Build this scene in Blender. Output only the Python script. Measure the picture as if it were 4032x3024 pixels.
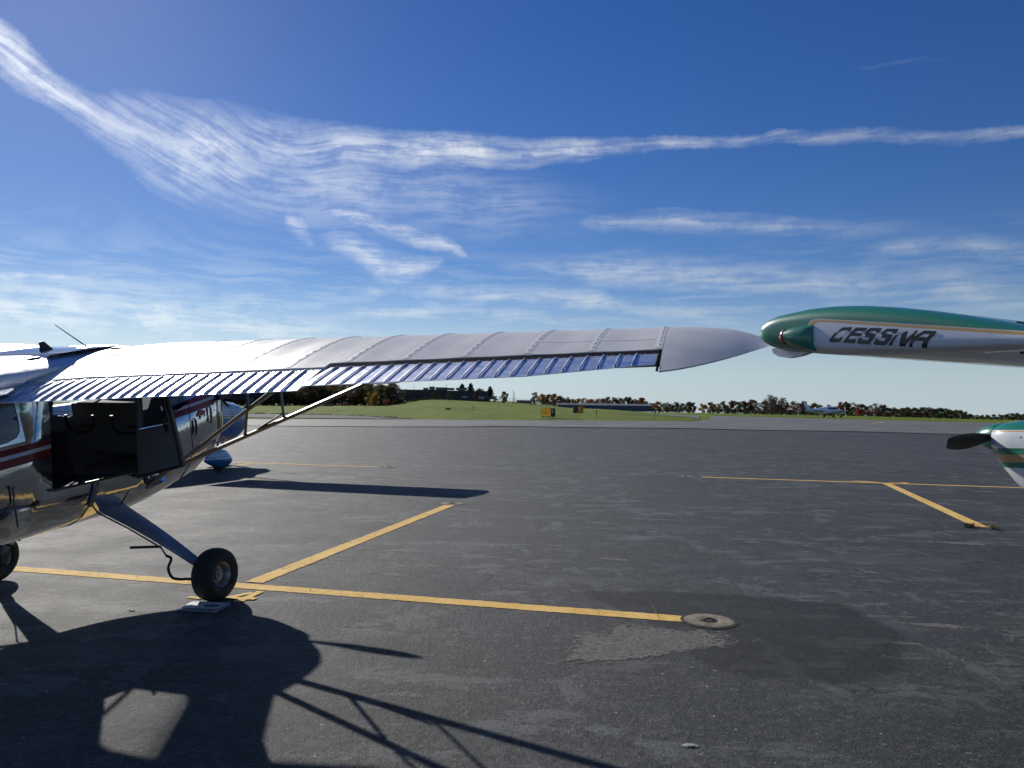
import bpy, bmesh, math, random
from mathutils import Vector, Matrix, noise
from mathutils.bvhtree import BVHTree
from mathutils.geometry import tessellate_polygon
R = math.radians
random.seed(7)
for o in list(bpy.data.objects): bpy.data.objects.remove(o)
scene = bpy.context.scene
COL = scene.collection

def lerp(a, b, t): return a + (b - a) * t
def interp(tab, x):
    if x <= tab[0][0]: return tab[0][1]
    for (a, va), (b, vb) in zip(tab, tab[1:]):
        if x <= b: return lerp(va, vb, (x - a) / (b - a))
    return tab[-1][1]
# ------------------------------------------------------------------ node helper
class NT:
    def __init__(s, tree): s.t = tree; s.n = tree.nodes; s.l = tree.links
    def node(s, ty, **kw):
        nd = s.n.new(ty)
        for k, v in kw.items(): setattr(nd, k, v)
        return nd
    def put(s, sock, val):
        if val is None: return
        if isinstance(val, bpy.types.NodeSocket): s.l.new(val, sock)
        else: sock.default_value = val
    def m(s, op, a, b=None, c=None, clamp=False):
        nd = s.node('ShaderNodeMath', operation=op, use_clamp=clamp)
        for i, v in enumerate((a, b, c)): s.put(nd.inputs[i], v)
        return nd.outputs[0]
    def vm(s, op, a, b=None, scale=None, out=0):
        nd = s.node('ShaderNodeVectorMath', operation=op)
        s.put(nd.inputs[0], a); s.put(nd.inputs[1], b)
        if scale is not None: s.put(nd.inputs['Scale'], scale)
        return nd.outputs[out]
    def xyz(s, v):
        nd = s.node('ShaderNodeSeparateXYZ'); s.put(nd.inputs[0], v); return nd.outputs
    def comb(s, x, y, z=0.0):
        nd = s.node('ShaderNodeCombineXYZ')
        for i, v in enumerate((x, y, z)): s.put(nd.inputs[i], v)
        return nd.outputs[0]
    def noise(s, vec, scale, detail=4.0, rough=.55, dist=0.0, out=0):
        nd = s.node('ShaderNodeTexNoise'); s.put(nd.inputs['Vector'], vec)
        s.put(nd.inputs['Scale'], scale); s.put(nd.inputs['Detail'], detail); s.put(nd.inputs['Roughness'], rough); s.put(nd.inputs['Distortion'], dist)
        return nd.outputs[out]
    def voro(s, vec, scale, feature='F1', out=0):
        nd = s.node('ShaderNodeTexVoronoi', feature=feature); s.put(nd.inputs['Vector'], vec); s.put(nd.inputs['Scale'], scale)
        return nd.outputs[out]
    def ramp(s, fac, a, b, ca=(0, 0, 0, 1), cb=(1, 1, 1, 1)):
        nd = s.node('ShaderNodeMapRange', interpolation_type='SMOOTHSTEP'); s.put(nd.inputs[0], fac)
        nd.inputs[1].default_value = a; nd.inputs[2].default_value = b
        return nd.outputs[0]
    def mix(s, f, a, b, bt='MIX'):
        nd = s.node('ShaderNodeMix', data_type='RGBA', blend_type=bt)
        s.put(nd.inputs[0], f); s.put(nd.inputs[6], col(a)); s.put(nd.inputs[7], col(b)); return nd.outputs[2]
    def scalevec(s, v, sx, sy, sz, rot=0.0):
        nd = s.node('ShaderNodeMapping'); s.put(nd.inputs[0], v); nd.inputs[3].default_value = (sx, sy, sz); nd.inputs[2].default_value = (0, 0, rot)
        return nd.outputs[0]
    def bump(s, h, strength=.3, dist=.01, normal=None):
        nd = s.node('ShaderNodeBump'); s.put(nd.inputs['Height'], h); nd.inputs['Strength'].default_value = strength; nd.inputs['Distance'].default_value = dist
        if normal: s.put(nd.inputs['Normal'], normal)
        return nd.outputs[0]
def col(c):
    if isinstance(c, (tuple, list)) and len(c) == 3: return (*c, 1.0)
    return c
MATS = {}
def mat(name, base=(.5, .5, .5), rough=.5, metal=0.0, spec=.5, fn=None, coat=0.0, **kw):
    if name in MATS: return MATS[name]
    m = bpy.data.materials.new(name); m.use_nodes = True
    t = NT(m.node_tree); b = t.n['Principled BSDF']
    b.inputs['Base Color'].default_value = col(base); b.inputs['Roughness'].default_value = rough
    b.inputs['Metallic'].default_value = metal; b.inputs['Specular IOR Level'].default_value = spec
    b.inputs['Coat Weight'].default_value = coat; b.inputs['Coat Roughness'].default_value = .05
    for k, v in kw.items(): b.inputs[k].default_value = v
    if fn: fn(t, b)
    MATS[name] = m; return m

# ------------------------------------------------------------------ camera
CAM_H = 1.68; FPX = 3000.0; PITCH = math.atan(102 / 3000.0); ROLL = R(0.75)
cd = bpy.data.cameras.new('camera'); cam = bpy.data.objects.new('camera', cd); COL.objects.link(cam); scene.camera = cam
cd.sensor_width = 36; cd.lens = 36 * FPX / 4032; cd.clip_start = .05; cd.clip_end = 9000
Fv = Vector((0, math.cos(PITCH), math.sin(PITCH))); U0 = Vector((0, -math.sin(PITCH), math.cos(PITCH))); R0 = Vector((1, 0, 0))
Xc = math.cos(ROLL) * R0 + math.sin(ROLL) * U0; Yc = -math.sin(ROLL) * R0 + math.cos(ROLL) * U0
cam.matrix_world = Matrix(((Xc.x, Yc.x, -Fv.x, 0), (Xc.y, Yc.y, -Fv.y, 0), (Xc.z, Yc.z, -Fv.z, CAM_H), (0, 0, 0, 1)))
# ------------------------------------------------------------------ sun, sky, exposure
SUN_AZ, SUN_EL = R(-33), R(29)
sd = bpy.data.lights.new('sun', 'SUN'); sd.energy = 5.0; sd.angle = R(.53); sd.color = (1, .95, .86)
so = bpy.data.objects.new('sun', sd); COL.objects.link(so)
svec = Vector((math.sin(SUN_AZ) * math.cos(SUN_EL), math.cos(SUN_AZ) * math.cos(SUN_EL), math.sin(SUN_EL)))
so.rotation_euler = svec.to_track_quat('Z', 'Y').to_euler(); so.location = (-30, 45, 30)
scene.view_settings.view_transform = 'Standard'; scene.view_settings.look = 'None'; scene.view_settings.exposure = -.1; scene.view_settings.gamma = 1.0
cy = scene.cycles; cy.use_adaptive_sampling = True; cy.adaptive_threshold = .03; cy.use_denoising = True; cy.max_bounces = 6; cy.diffuse_bounces = 2; cy.glossy_bounces = 4; cy.transparent_max_bounces = 12; cy.time_limit = 900
world = bpy.data.worlds.new('World'); scene.world = world; world.use_nodes = True

CIRRUS = {   # wisps over the sky: (azimuth, elevation, half-width, all in degrees, density)
    'main streak': [(-42.97, 24.34, 1.72, 0.3), (-36.65, 22.39, 1.89, 0.8), (-33.71, 20.55, 1.72, 1.0), (-31.31, 19.39, 1.2, 0.9), (-28.51, 18.44, 1.78, 0.9), (-25.09, 17.78, 2.86, 0.85), (-19.11, 17.91, 2.72, 0.7), (-10.09, 18.47, 1.49, 0.85), (0.42, 19.0, 1.17, 0.9), (10.91, 19.22, 0.53, 0.57), (23.21, 18.59, 0.48, 0.46), (35.59, 17.17, 0.45, 0.38), (46.95, 15.28, 0.4, 0.15)],
    'bright lower edge of the fan': [(-31.02, 19.01, 0.57, 0), (-29.1, 18.3, 1.32, 0.7), (-26.33, 17.35, 1.43, 0.9), (-24.09, 16.38, 1.03, 0.75), (-22.1, 15.64, 0.86, 0.3), (-19.03, 14.78, 0.57, 0)],
    'fan': [(-29.1, 18.3, 1.15, 0), (-26.33, 17.35, 2.58, 0.5), (-22.45, 16.43, 3.44, 0.55), (-17.32, 16.15, 3.72, 0.5), (-10.03, 15.67, 3.72, 0.38), (-0.49, 15.29, 3.15, 0.24), (9.08, 14.33, 2.01, 0.0)],
    'thin trail': [(-14.78, 14.18, 0.23, 0), (-13.32, 13.98, 0.4, 0.5), (-10.36, 13.64, 0.69, 0.9), (-7.34, 12.82, 0.77, 1.0), (-4.66, 11.91, 0.57, 0.9), (-3.31, 11.39, 0.29, 0.4), (-2.35, 11.04, 0.17, 0)],
    'hook': [(-17.97, 13.85, 0.57, 0), (-16.37, 13.28, 1.03, 0.5), (-15.01, 12.58, 0.97, 0.5), (-14.38, 12.45, 0.57, 0.12), (-13.47, 12.33, 0.97, 0.55), (-11.43, 11.54, 1.2, 0.75), (-8.8, 10.19, 1.78, 0.85), (-7.3, 10.34, 1.32, 0.7), (-5.6, 10.95, 0.46, 0.3), (-4.65, 11.17, 0.23, 0)],
    'second streak': [(2.99, 14.05, 0.23, 0.0), (5.29, 13.96, 0.5, 0.31), (10.94, 13.95, 0.82, 0.52), (16.39, 13.57, 0.86, 0.49), (21.55, 13.04, 0.78, 0.27), (29.38, 12.15, 0.7, 0.03), (32.22, 11.85, 0.39, 0.0)],
    'third streak': [(-2.73, 10.75, 0.52, 0.0), (1.5, 10.63, 1.15, 0.4), (9.11, 10.32, 1.78, 0.56), (19.02, 9.34, 1.43, 0.56), (27.88, 8.58, 1.78, 0.48), (36.12, 6.36, 2.01, 0.48), (46.78, 4.66, 2.01, 0.32)],
    'fourth streak': [(-14.47, 8.19, 0.4, 0.0), (-9.89, 8.54, 0.74, 0.45), (-2.31, 8.51, 0.97, 0.63), (6.11, 8.07, 1.26, 0.77), (7.82, 7.45, 0.86, 0.45), (12.83, 6.84, 1.26, 0.54), (18.16, 5.93, 1.6, 0.54), (33.94, 4.44, 1.72, 0.45)],
    'fifth streak': [(-15.32, 6.32, 0.57, 0), (-9.86, 6.8, 0.97, 0.65), (-0.37, 7.03, 0.86, 0.7), (7.26, 6.04, 0.86, 0.5), (18.16, 5.38, 0.57, 0.2)],
    'left bank': [(-49.63, 3.69, 3.15, 1.12), (-37.8, 5.11, 3.29, 1.25), (-28.44, 5.84, 3.21, 1.25), (-22.18, 5.8, 3.01, 1.19), (-15.29, 5.03, 2.58, 1.12), (-7.94, 3.94, 2.01, 1.0), (-0.33, 3.51, 1.15, 0.5), (5.4, 3.38, 0.86, 0.0)],
    'left hairline': [(-42.36, 7.06, 0.4, 0.6), (-34.11, 7.95, 0.4, 0.7), (-29.98, 8.34, 0.34, 0.6), (-27.31, 8.56, 0.23, 0.2), (-26.09, 8.63, 0.17, 0)],
    'right wisp': [(24.8, 11.57, 0.29, 0.0), (27.29, 11.2, 0.63, 0.39), (32.21, 10.51, 0.86, 0.42), (36.15, 9.72, 1.15, 0.42), (44.97, 8.27, 1.15, 0.14)],
    'high wisp': [(24.19, 23.06, 0.09, 0.0), (25.94, 22.83, 0.13, 0.07), (27.94, 22.54, 0.15, 0.05), (30.31, 22.15, 0.11, 0.0)],
}

def build_world():
    t = NT(world.node_tree); bg = t.n['Background']
    sky = t.node('ShaderNodeTexSky', sky_type='NISHITA'); sky.sun_disc = False
    sky.sun_elevation = SUN_EL; sky.sun_rotation = SUN_AZ; sky.altitude = 300; sky.air_density = 1.0; sky.dust_density = .12; sky.ozone_density = 4.0
    g = t.node('ShaderNodeTexCoord').outputs['Generated']
    x, y, z = t.xyz(g)
    az = t.m('ARCTAN2', x, y); el = t.m('ARCTAN2', z, t.m('SQRT', t.m('MULTIPLY_ADD', x, x, t.m('MULTIPLY', y, y))))
    P0 = t.comb(az, el)
    def noise2(v, sc, det, ro, out=0):
        nd = t.node('ShaderNodeTexNoise', noise_dimensions='2D'); t.put(nd.inputs['Vector'], v); nd.inputs['Scale'].default_value = sc; nd.inputs['Detail'].default_value = det; nd.inputs['Roughness'].default_value = ro
        return nd.outputs[out]
    w1 = t.vm('MULTIPLY', t.vm('SUBTRACT', noise2(P0, 9, 1, .5, 1), (.5, .5, .5)), (.04, .018, 0))
    w2 = t.vm('MULTIPLY', t.vm('SUBTRACT', noise2(P0, 48, 3, .65, 1), (.5, .5, .5)), (.016, .008, 0))
    P = t.vm('ADD', P0, t.vm('ADD', w1, w2)); px_, py_, _ = t.xyz(P)
    A0, A1, E0, E1, WM = -.80, .80, -.05, .75, .08        # ranges the curve look-ups are normalised to
    an = t.m('DIVIDE', t.m('SUBTRACT', px_, A0), A1 - A0); av = t.comb(an, an, an)
    tot = None
    for pts in CIRRUS.values():
        nd = t.node('ShaderNodeRGBCurve'); cm = nd.mapping; cm.use_clip = False; cm.extend = 'HORIZONTAL'
        for ch, f in ((0, lambda p: (R(p[1]) - E0) / (E1 - E0)), (1, lambda p: R(p[2]) / WM), (2, lambda p: p[3])):
            cv = cm.curves[ch]; q = [((R(p[0]) - A0) / (A1 - A0), f(p)) for p in pts]; q = [p for p in q if -.4 < p[0] < 1.4]
            q = [(0.0, interp(q, 0.0))] + [p for p in q if 0.0 < p[0] < 1.0] + [(1.0, interp(q, 1.0))]
            while len(cv.points) > 2: cv.points.remove(cv.points[1])
            cv.points[0].location = q[0]; cv.points[1].location = q[-1]
            for p in q[1:-1]: cv.points.new(*p)
        cm.update(); t.put(nd.inputs['Color'], av)
        c, w, d = t.xyz(nd.outputs[0])
        dist = t.m('ABSOLUTE', t.m('SUBTRACT', py_, t.m('MULTIPLY_ADD', c, E1 - E0, E0)))
        v = t.m('SUBTRACT', 1.0, t.m('DIVIDE', dist, t.m('MULTIPLY_ADD', w, WM, .0006)), clamp=True)
        v = t.m('MULTIPLY', v, t.m('MULTIPLY', d, 1.0)); tot = v if tot is None else t.m('MAXIMUM', tot, v)
    # fibres: combed almost level, and combed down to the right on the sunward side
    side = t.m('MULTIPLY', t.ramp(az, -.20, -.42), t.ramp(el, .17, .24))
    ang = t.m('MULTIPLY', side, R(-24)); vr = t.node('ShaderNodeVectorRotate', rotation_type='Z_AXIS'); t.put(vr.inputs['Vector'], t.vm('ADD', P0, t.vm('SCALE', w1, None, scale=.6))); vr.inputs['Center'].default_value = (-.35, .25, 0); t.put(vr.inputs['Angle'], t.m('MULTIPLY', ang, -1.0))
    f1 = noise2(t.vm('MULTIPLY', vr.outputs[0], (.8, 7.5, 1.0)), 13, 5, .62)
    lump = noise2(P, 55, 4, .65)
    f2 = noise2(t.vm('MULTIPLY', P, (1.0, 2.2, 1.0)), 24, 5, .7)
    f = t.m('ADD', t.m('MULTIPLY', f1, .58), t.m('ADD', t.m('MULTIPLY', lump, .14), t.m('MULTIPLY', f2, .28)))
    dens = t.m('MULTIPLY', t.m('POWER', tot, .85), t.m('MULTIPLY', t.m('MULTIPLY_ADD', t.ramp(f, .36, .62), .74, .26), t.m('MULTIPLY_ADD', t.ramp(noise2(P0, 11, 2, .55), .34, .62), .35, .65)))
    lowb = t.m('MULTIPLY', t.ramp(el, .25, .04), t.ramp(f1, .40, .66)); dens = t.m('MAXIMUM', dens, t.m('MULTIPLY', lowb, .45))
    dens = t.m('MAXIMUM', dens, t.m('MULTIPLY', t.ramp(el, .17, -.01), .88))
    wide = t.m('MULTIPLY', t.m('MULTIPLY', t.ramp(t.m('ABSOLUTE', az), .75, 1.0), t.ramp(f1, .52, .72)), .4); dens = t.m('MAXIMUM', dens, wide)
    dens = t.m('MINIMUM', dens, .93)
    sdot = t.vm('DOT_PRODUCT', g, tuple(svec), out=1)         # cloud brightness rises towards the sun
    br = t.m('MULTIPLY_ADD', t.m('POWER', t.m('MAXIMUM', sdot, 0.0), 5.0), 9.0, 12.2)
    cc = t.mix(t.ramp(el, .02, .22), (.74, .90, 1.02), (.92, .97, 1.04))
    cc = t.vm('SCALE', cc, None, scale=br)
    hs = t.node('ShaderNodeHueSaturation'); hs.inputs['Saturation'].default_value = 1.27; hs.inputs['Hue'].default_value = .516; hs.inputs['Value'].default_value = 1.46
    t.put(hs.inputs['Color'], sky.outputs[0])
    t.put(bg.inputs[0], t.mix(dens, hs.outputs[0], cc)); bg.inputs[1].default_value = .055
build_world()
try:
    world.cycles.sampling_method = 'NONE'
except Exception: pass

# ------------------------------------------------------------------ mesh helper
class MB:
    def __init__(s): s.v = []; s.f = []; s.mi = []; s.att = []
    def add(s, vs, fs, mi=0):
        o = len(s.v); s.v += [tuple(p) for p in vs]; s.f += [tuple(i + o for i in q) for q in fs]; s.mi += [mi] * len(fs); return s
    def box(s, c, d, mi=0, rot=None):
        vs = [Vector((sx * d[0] / 2, sy * d[1] / 2, sz * d[2] / 2)) for sx in (-1, 1) for sy in (-1, 1) for sz in (-1, 1)]
        if rot: vs = [rot @ v for v in vs]
        return s.add([v + Vector(c) for v in vs], [(0, 1, 3, 2), (4, 6, 7, 5), (0, 4, 5, 1), (2, 3, 7, 6), (0, 2, 6, 4), (1, 5, 7, 3)], mi)
    def loft(s, rings, closed=True, cap0=False, cap1=False, mi=0, skip=None):
        n = len(rings[0]); vs = [p for r in rings for p in r]; fs = []
        for i in range(len(rings) - 1):
            for k in range(n if closed else n - 1):
                if skip and skip(i, k): continue
                k2 = (k + 1) % n
                fs.append((i * n + k, i * n + k2, (i + 1) * n + k2, (i + 1) * n + k))
        if cap0: fs.append(tuple(range(n))[::-1])
        if cap1: fs.append(tuple((len(rings) - 1) * n + k for k in range(n)))
        return s.add(vs, fs, mi)
    def tube(s, pts, rad, n=8, mi=0, flat=None, up=(0, 0, 1), cap=True):
        pts = [Vector(p) for p in pts]; rings = []
        for i, p in enumerate(pts):
            d = (pts[min(i + 1, len(pts) - 1)] - pts[max(i - 1, 0)]).normalized()
            u = Vector(up)
            if abs(d.dot(u)) > .98: u = Vector((1, 0, 0))
            a = d.cross(u).normalized(); b = a.cross(d)
            r = rad[i] if isinstance(rad, (list, tuple)) else rad
            rb = r * flat if flat else r
            rings.append([p + a * (r * math.cos(2 * math.pi * k / n)) + b * (rb * math.sin(2 * math.pi * k / n)) for k in range(n)])
        return s.loft(rings, True, cap, cap, mi)
    def lathe(s, prof, n=24, mi=0, axis='x', c=(0, 0, 0), closed=False):
        c = Vector(c); rings = []
        for (r, h) in prof:
            ring = []
            for k in range(n):
                a = 2 * math.pi * k / n; u, w = r * math.cos(a), r * math.sin(a)
                ring.append(c + Vector({'x': (h, u, w), 'y': (w, h, u), 'z': (u, w, h)}[axis]))
            rings.append(ring)
        if closed: rings.append(rings[0])
        return s.loft(rings, True, False, False, mi)
    def grid(s, fn, nu, nv, mi=0):
        vs = [fn(i / nu, j / nv) for i in range(nu + 1) for j in range(nv + 1)]
        return s.add(vs, [(i * (nv + 1) + j, (i + 1) * (nv + 1) + j, (i + 1) * (nv + 1) + j + 1, i * (nv + 1) + j + 1) for i in range(nu) for j in range(nv)], mi)
    def mesh(s, name, mats, smooth=True, angle=40):
        me = bpy.data.meshes.new(name); me.from_pydata(s.v, [], s.f)
        for m in mats: me.materials.append(m)
        me.polygons.foreach_set('material_index', s.mi)
        bm = bmesh.new(); bm.from_mesh(me); bmesh.ops.recalc_face_normals(bm, faces=bm.faces); bm.to_mesh(me); bm.free()
        if smooth: me.shade_smooth(); me.set_sharp_from_angle(angle=R(angle))
        me.update(); return me
    def build(s, name, mats, parent=None, rot=None, loc=None, smooth=True, angle=40):
        if not isinstance(mats, (list, tuple)): mats = [mats]
        return link(name, s.mesh(name, mats, smooth, angle), parent, rot, loc)
def link(name, me, parent=None, rot=None, loc=None):
    o = bpy.data.objects.new(name, me); COL.objects.link(o)
    if parent is not None: o.parent = parent
    if rot: o.rotation_euler = rot
    if loc: o.location = loc
    return o
def empty(name, loc, rz=0):
    o = bpy.data.objects.new(name, None); COL.objects.link(o); o.location = loc; o.rotation_euler = (0, 0, rz); o.empty_display_size = .2; return o
def tag(o, label=None, cat=None, group=None, kind=None):
    if label: o['label'] = label
    if cat: o['category'] = cat
    if group: o['group'] = group
    if kind: o['kind'] = kind
    return o
def copy_tree(o, parent=None):
    c = o.copy(); COL.objects.link(c)
    if parent is not None: c.parent = parent
    for ch in [k for k in bpy.data.objects if k.parent == o]: copy_tree(ch, c)
    return c
# tie-down grid of the apron: f = metres along the parking direction, r = metres to its right
TH = R(14.3); EF = Vector((math.sin(TH), math.cos(TH), 0)); ER = Vector((math.cos(TH), -math.sin(TH), 0))
def FR(f, r, z=0.0): return EF * f + ER * r + Vector((0, 0, z))
# ------------------------------------------------------------------ terrain
# ground height by bearing (tangent u = x/y in thousandths of 3 m, centred on the camera axis) and depth y
TU = [-1500, 900, 1500, 1700, 2000, 2300, 2600, 3300, 4000, 5500]
TD = [45, 62, 78, 90, 115, 150, 220, 300, 400, 900, 3000]
TZ = {-1500: [0, .10, .34, .50, .74, 1.0, 1.5, 2.2, 3.0, 4, 4], 900: [0, .10, .36, .52, .74, 1.05, 1.56, 2.2, 3.0, 4, 4],
      1500: [0, .15, .48, .70, 1.0, 1.43, 2.05, 2.8, 4.0, 4.5, 4], 1700: [0, .22, .53, .78, 1.14, 1.62, 3.1, 5.2, 7.0, 7, 4],
      2000: [0, .32, .56, .88, 1.25, 1.47, 2.47, 4.3, 6.3, 6.3, 4], 2300: [0, .34, .61, 1.0, 1.32, 1.56, 1.95, 2.65, 2.8, 3, 3],
      2600: [0, .35, .66, .96, 1.2, 1.3, 1.35, 1.45, 1.4, 1, 0], 3300: [0, .28, .6, .85, 1.14, 1.2, 1.1, 1.0, .6, 0, -2],
      4000: [0, .12, .5, .84, .9, .83, .6, .2, -.3, -1, -3], 5500: [0, .12, .5, .84, .9, .83, .6, .2, -.3, -1, -3]}
def terr(x, y):
    if y <= 45: return 0.0
    u = min(max(2016 + 3000 * x / y, TU[0]), TU[-1]); d = min(y, TD[-1] - 1e-3)
    i = max(k for k in range(len(TU) - 1) if TU[k] <= u); j = max(k for k in range(len(TD) - 1) if TD[k] <= d)
    a = (u - TU[i]) / (TU[i + 1] - TU[i]); a = a * a * (3 - 2 * a); b = (d - TD[j]) / (TD[j + 1] - TD[j])
    z0 = lerp(TZ[TU[i]][j], TZ[TU[i]][j + 1], b); z1 = lerp(TZ[TU[i + 1]][j], TZ[TU[i + 1]][j + 1], b)
    return lerp(z0, z1, a)
def ux(u, d): return (u - 2016) / 3000 * d

def fn_grass(t, b):
    p = t.node('ShaderNodeTexCoord').outputs['Object']
    n1 = t.noise(t.scalevec(p, 1, .25, 1), .12, 5, .6); n2 = t.noise(p, 1.6, 5, .7); n3 = t.noise(t.scalevec(p, 1, .18, 1), .9, 4, .6)
    c = t.mix(t.ramp(n1, .35, .65), (.100, .155, .008), (.165, .215, .014))
    c = t.mix(t.m('MULTIPLY', t.ramp(n2, .52, .75), .6), c, (.26, .24, .05))
    c = t.mix(t.m('MULTIPLY', t.ramp(n3, .5, .7), .45), c, (.055, .088, .014))
    t.put(b.inputs['Base Color'], c); t.put(b.inputs['Normal'], t.bump(t.noise(p, 5, 4, .7), 1.0, .25))
M_GRASS = mat('grass', rough=.9, spec=.15, fn=fn_grass)
def fn_asph(t, b):
    p = t.node('ShaderNodeTexCoord').outputs['Object']
    big = t.noise(p, .16, 3, .6); mid = t.noise(p, .9, 5, .68); fine = t.noise(p, 90, 2, .7); grit = t.noise(p, 260, 1, .6); mot = t.noise(p, 20, 4, .78)
    s1 = t.noise(t.scalevec(p, .8, 1.6, 1, R(10)), 1.5, 6, .74); s2 = t.noise(t.scalevec(p, 1.7, .7, 1, R(35)), 1.2, 6, .74); s3 = t.noise(p, 5.5, 5, .74)
    patch = t.noise(p, .42, 2, .5)
    c = t.mix(t.ramp(big, .38, .62), (.022, .024, .0255), (.032, .034, .035))
    c = t.mix(t.m('MULTIPLY', t.ramp(mid, .48, .62), .65), c, (.050, .052, .052))
    c = t.mix(t.m('MULTIPLY', t.ramp(mid, .46, .36), .5), c, (.015, .017, .019))
    c = t.mix(t.m('MULTIPLY', t.ramp(s3, .51, .62), .7), c, (.090, .087, .086))
    sc = t.m('MULTIPLY', t.m('MAXIMUM', t.ramp(s1, .53, .60), t.m('MULTIPLY', t.ramp(s2, .55, .62), .85)), t.ramp(patch, .38, .52))
    c = t.mix(t.m('MULTIPLY', sc, .72), c, (.175, .178, .176))
    s4 = t.noise(t.scalevec(p, .35, 1.0, 1, R(14)), .75, 7, .78); c = t.mix(t.m('MULTIPLY', t.ramp(s4, .53, .61), .55), c, (.098, .100, .100))
    fl = t.ramp(t.noise(t.scalevec(p, 1, 2.2, 1, R(28)), 15, 3, .7), .625, .66); fl2 = t.ramp(t.noise(t.scalevec(p, 2.0, 1, 1, R(20)), 34, 2, .6), .635, .67)
    c = t.mix(t.m('MULTIPLY', t.m('MAXIMUM', fl, fl2), .75), c, (.26, .26, .245))
    c = t.mix(t.m('MULTIPLY', t.ramp(mot, .51, .62), .55), c, (.080, .081, .079)); c = t.mix(t.m('MULTIPLY', t.ramp(mot, .48, .38), .55), c, (.012, .013, .015))
    c = t.mix(t.m('MULTIPLY', t.ramp(fine, .50, .66), .5), c, (.070, .071, .069))
    c = t.mix(t.m('MULTIPLY', t.ramp(grit, .58, .42), .4), c, (.010, .011, .013))
    # pale specks of grit, hairline cracks
    sp = t.voro(p, 5.5); c = t.mix(t.m('MULTIPLY', t.ramp(sp, .050, .030), .8), c, (.5, .5, .47))
    wp = t.vm('ADD', p, t.vm('SCALE', t.noise(p, 1.3, 4, .6, out=1), None, scale=.55))
    cr = t.voro(wp, .33, 'DISTANCE_TO_EDGE'); crm = t.m('MULTIPLY', t.ramp(cr, .0055, .0015), t.ramp(t.noise(p, .5, 2), .46, .6)); c = t.mix(t.m('MULTIPLY', crm, .8), c, (.012, .013, .015))
    c = t.mix(1.0, c, (.97, 1.0, 1.02), 'MULTIPLY')
    t.put(b.inputs['Base Color'], c)
    h = t.m('ADD', t.m('MULTIPLY', mot, 1.2), t.m('MULTIPLY', fine, .6)); h = t.m('ADD', h, t.m('ADD', t.m('MULTIPLY', grit, .3), t.m('MULTIPLY', mid, 1.2)))
    t.put(b.inputs['Normal'], t.bump(h, .9, .014)); t.put(b.inputs['Roughness'], t.m('MULTIPLY_ADD', mid, .3, .55))
M_ASPH = mat('apron_asphalt', rough=.6, spec=.3, fn=fn_asph)
def fn_light(t, b):
    p = t.node('ShaderNodeTexCoord').outputs['Object']
    n = t.noise(p, .3, 6, .65); s = t.noise(t.scalevec(p, .12, 1, 1), .5, 5, .7); fine = t.noise(p, 14, 4, .7)
    c = t.mix(t.ramp(n, .3, .7), (.115, .113, .108), (.175, .170, .158)); c = t.mix(t.m('MULTIPLY', t.ramp(s, .5, .72), .45), c, (.085, .085, .085))
    c = t.mix(t.m('MULTIPLY', t.ramp(fine, .5, .75), .4), c, (.2, .195, .18))
    t.put(b.inputs['Base Color'], c); t.put(b.inputs['Normal'], t.bump(fine, .5, .02))
M_LIGHT = mat('taxiway_asphalt', rough=.7, spec=.3, fn=fn_light)
def fn_gravel(t, b):
    p = t.node('ShaderNodeTexCoord').outputs['Object']
    n = t.noise(p, 3, 5, .7); c = t.mix(t.ramp(n, .35, .7), (.060, .060, .060), (.125, .122, .118)); t.put(b.inputs['Base Color'], c); t.put(b.inputs['Normal'], t.bump(n, 1, .1))
M_GRAVEL = mat('gravel', rough=.9, fn=fn_gravel)
def fn_dirt(t, b):
    p = t.node('ShaderNodeTexCoord').outputs['Object']
    n = t.noise(p, 2, 5, .7); t.put(b.inputs['Base Color'], t.mix(t.ramp(n, .35, .7), (.035, .022, .014), (.075, .05, .03)))
M_DIRT = mat('dirt', rough=.95, fn=fn_dirt)

# grassland sheet from the apron edge out to the horizon
US = [-3000, -2200, -1500, -900, -300, 200] + list(range(500, 4400, 60)) + [4600, 5000, 5500, 6500, 8000]
DS = [55, 62, 66, 70, 74, 78, 82, 86, 90, 96, 102, 108, 115, 125, 135, 150, 170, 195, 220, 250, 275, 300, 330, 360, 400, 480, 600, 900, 1500, 3000]
m = MB(); m.grid(lambda a, b: (ux(US[round(a * (len(US) - 1))], DS[round(b * (len(DS) - 1))]), DS[round(b * (len(DS) - 1))], terr(ux(US[round(a * (len(US) - 1))], DS[round(b * (len(DS) - 1))]), DS[round(b * (len(DS) - 1))]) - (.06 if DS[round(b * (len(DS) - 1))] < 76 else 0)), len(US) - 1, len(DS) - 1)
tag(m.build('grass_field', M_GRASS, angle=80), kind='structure')
# dark apron
XS = [-160, -110, -80, -60] + list(range(-50, 51, 5)) + [60, 80, 110, 160]; YS = [-45, -20, -5, 0, 5, 10, 15, 20, 30, 40, 45, 48, 51, 54, 57, 60, 63]
m = MB(); m.grid(lambda a, b: (XS[round(a * (len(XS) - 1))], YS[round(b * (len(YS) - 1))], terr(XS[round(a * (len(XS) - 1))], YS[round(b * (len(YS) - 1))])), len(XS) - 1, len(YS) - 1)
tag(m.build('apron', M_ASPH, angle=80), kind='structure')
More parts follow.
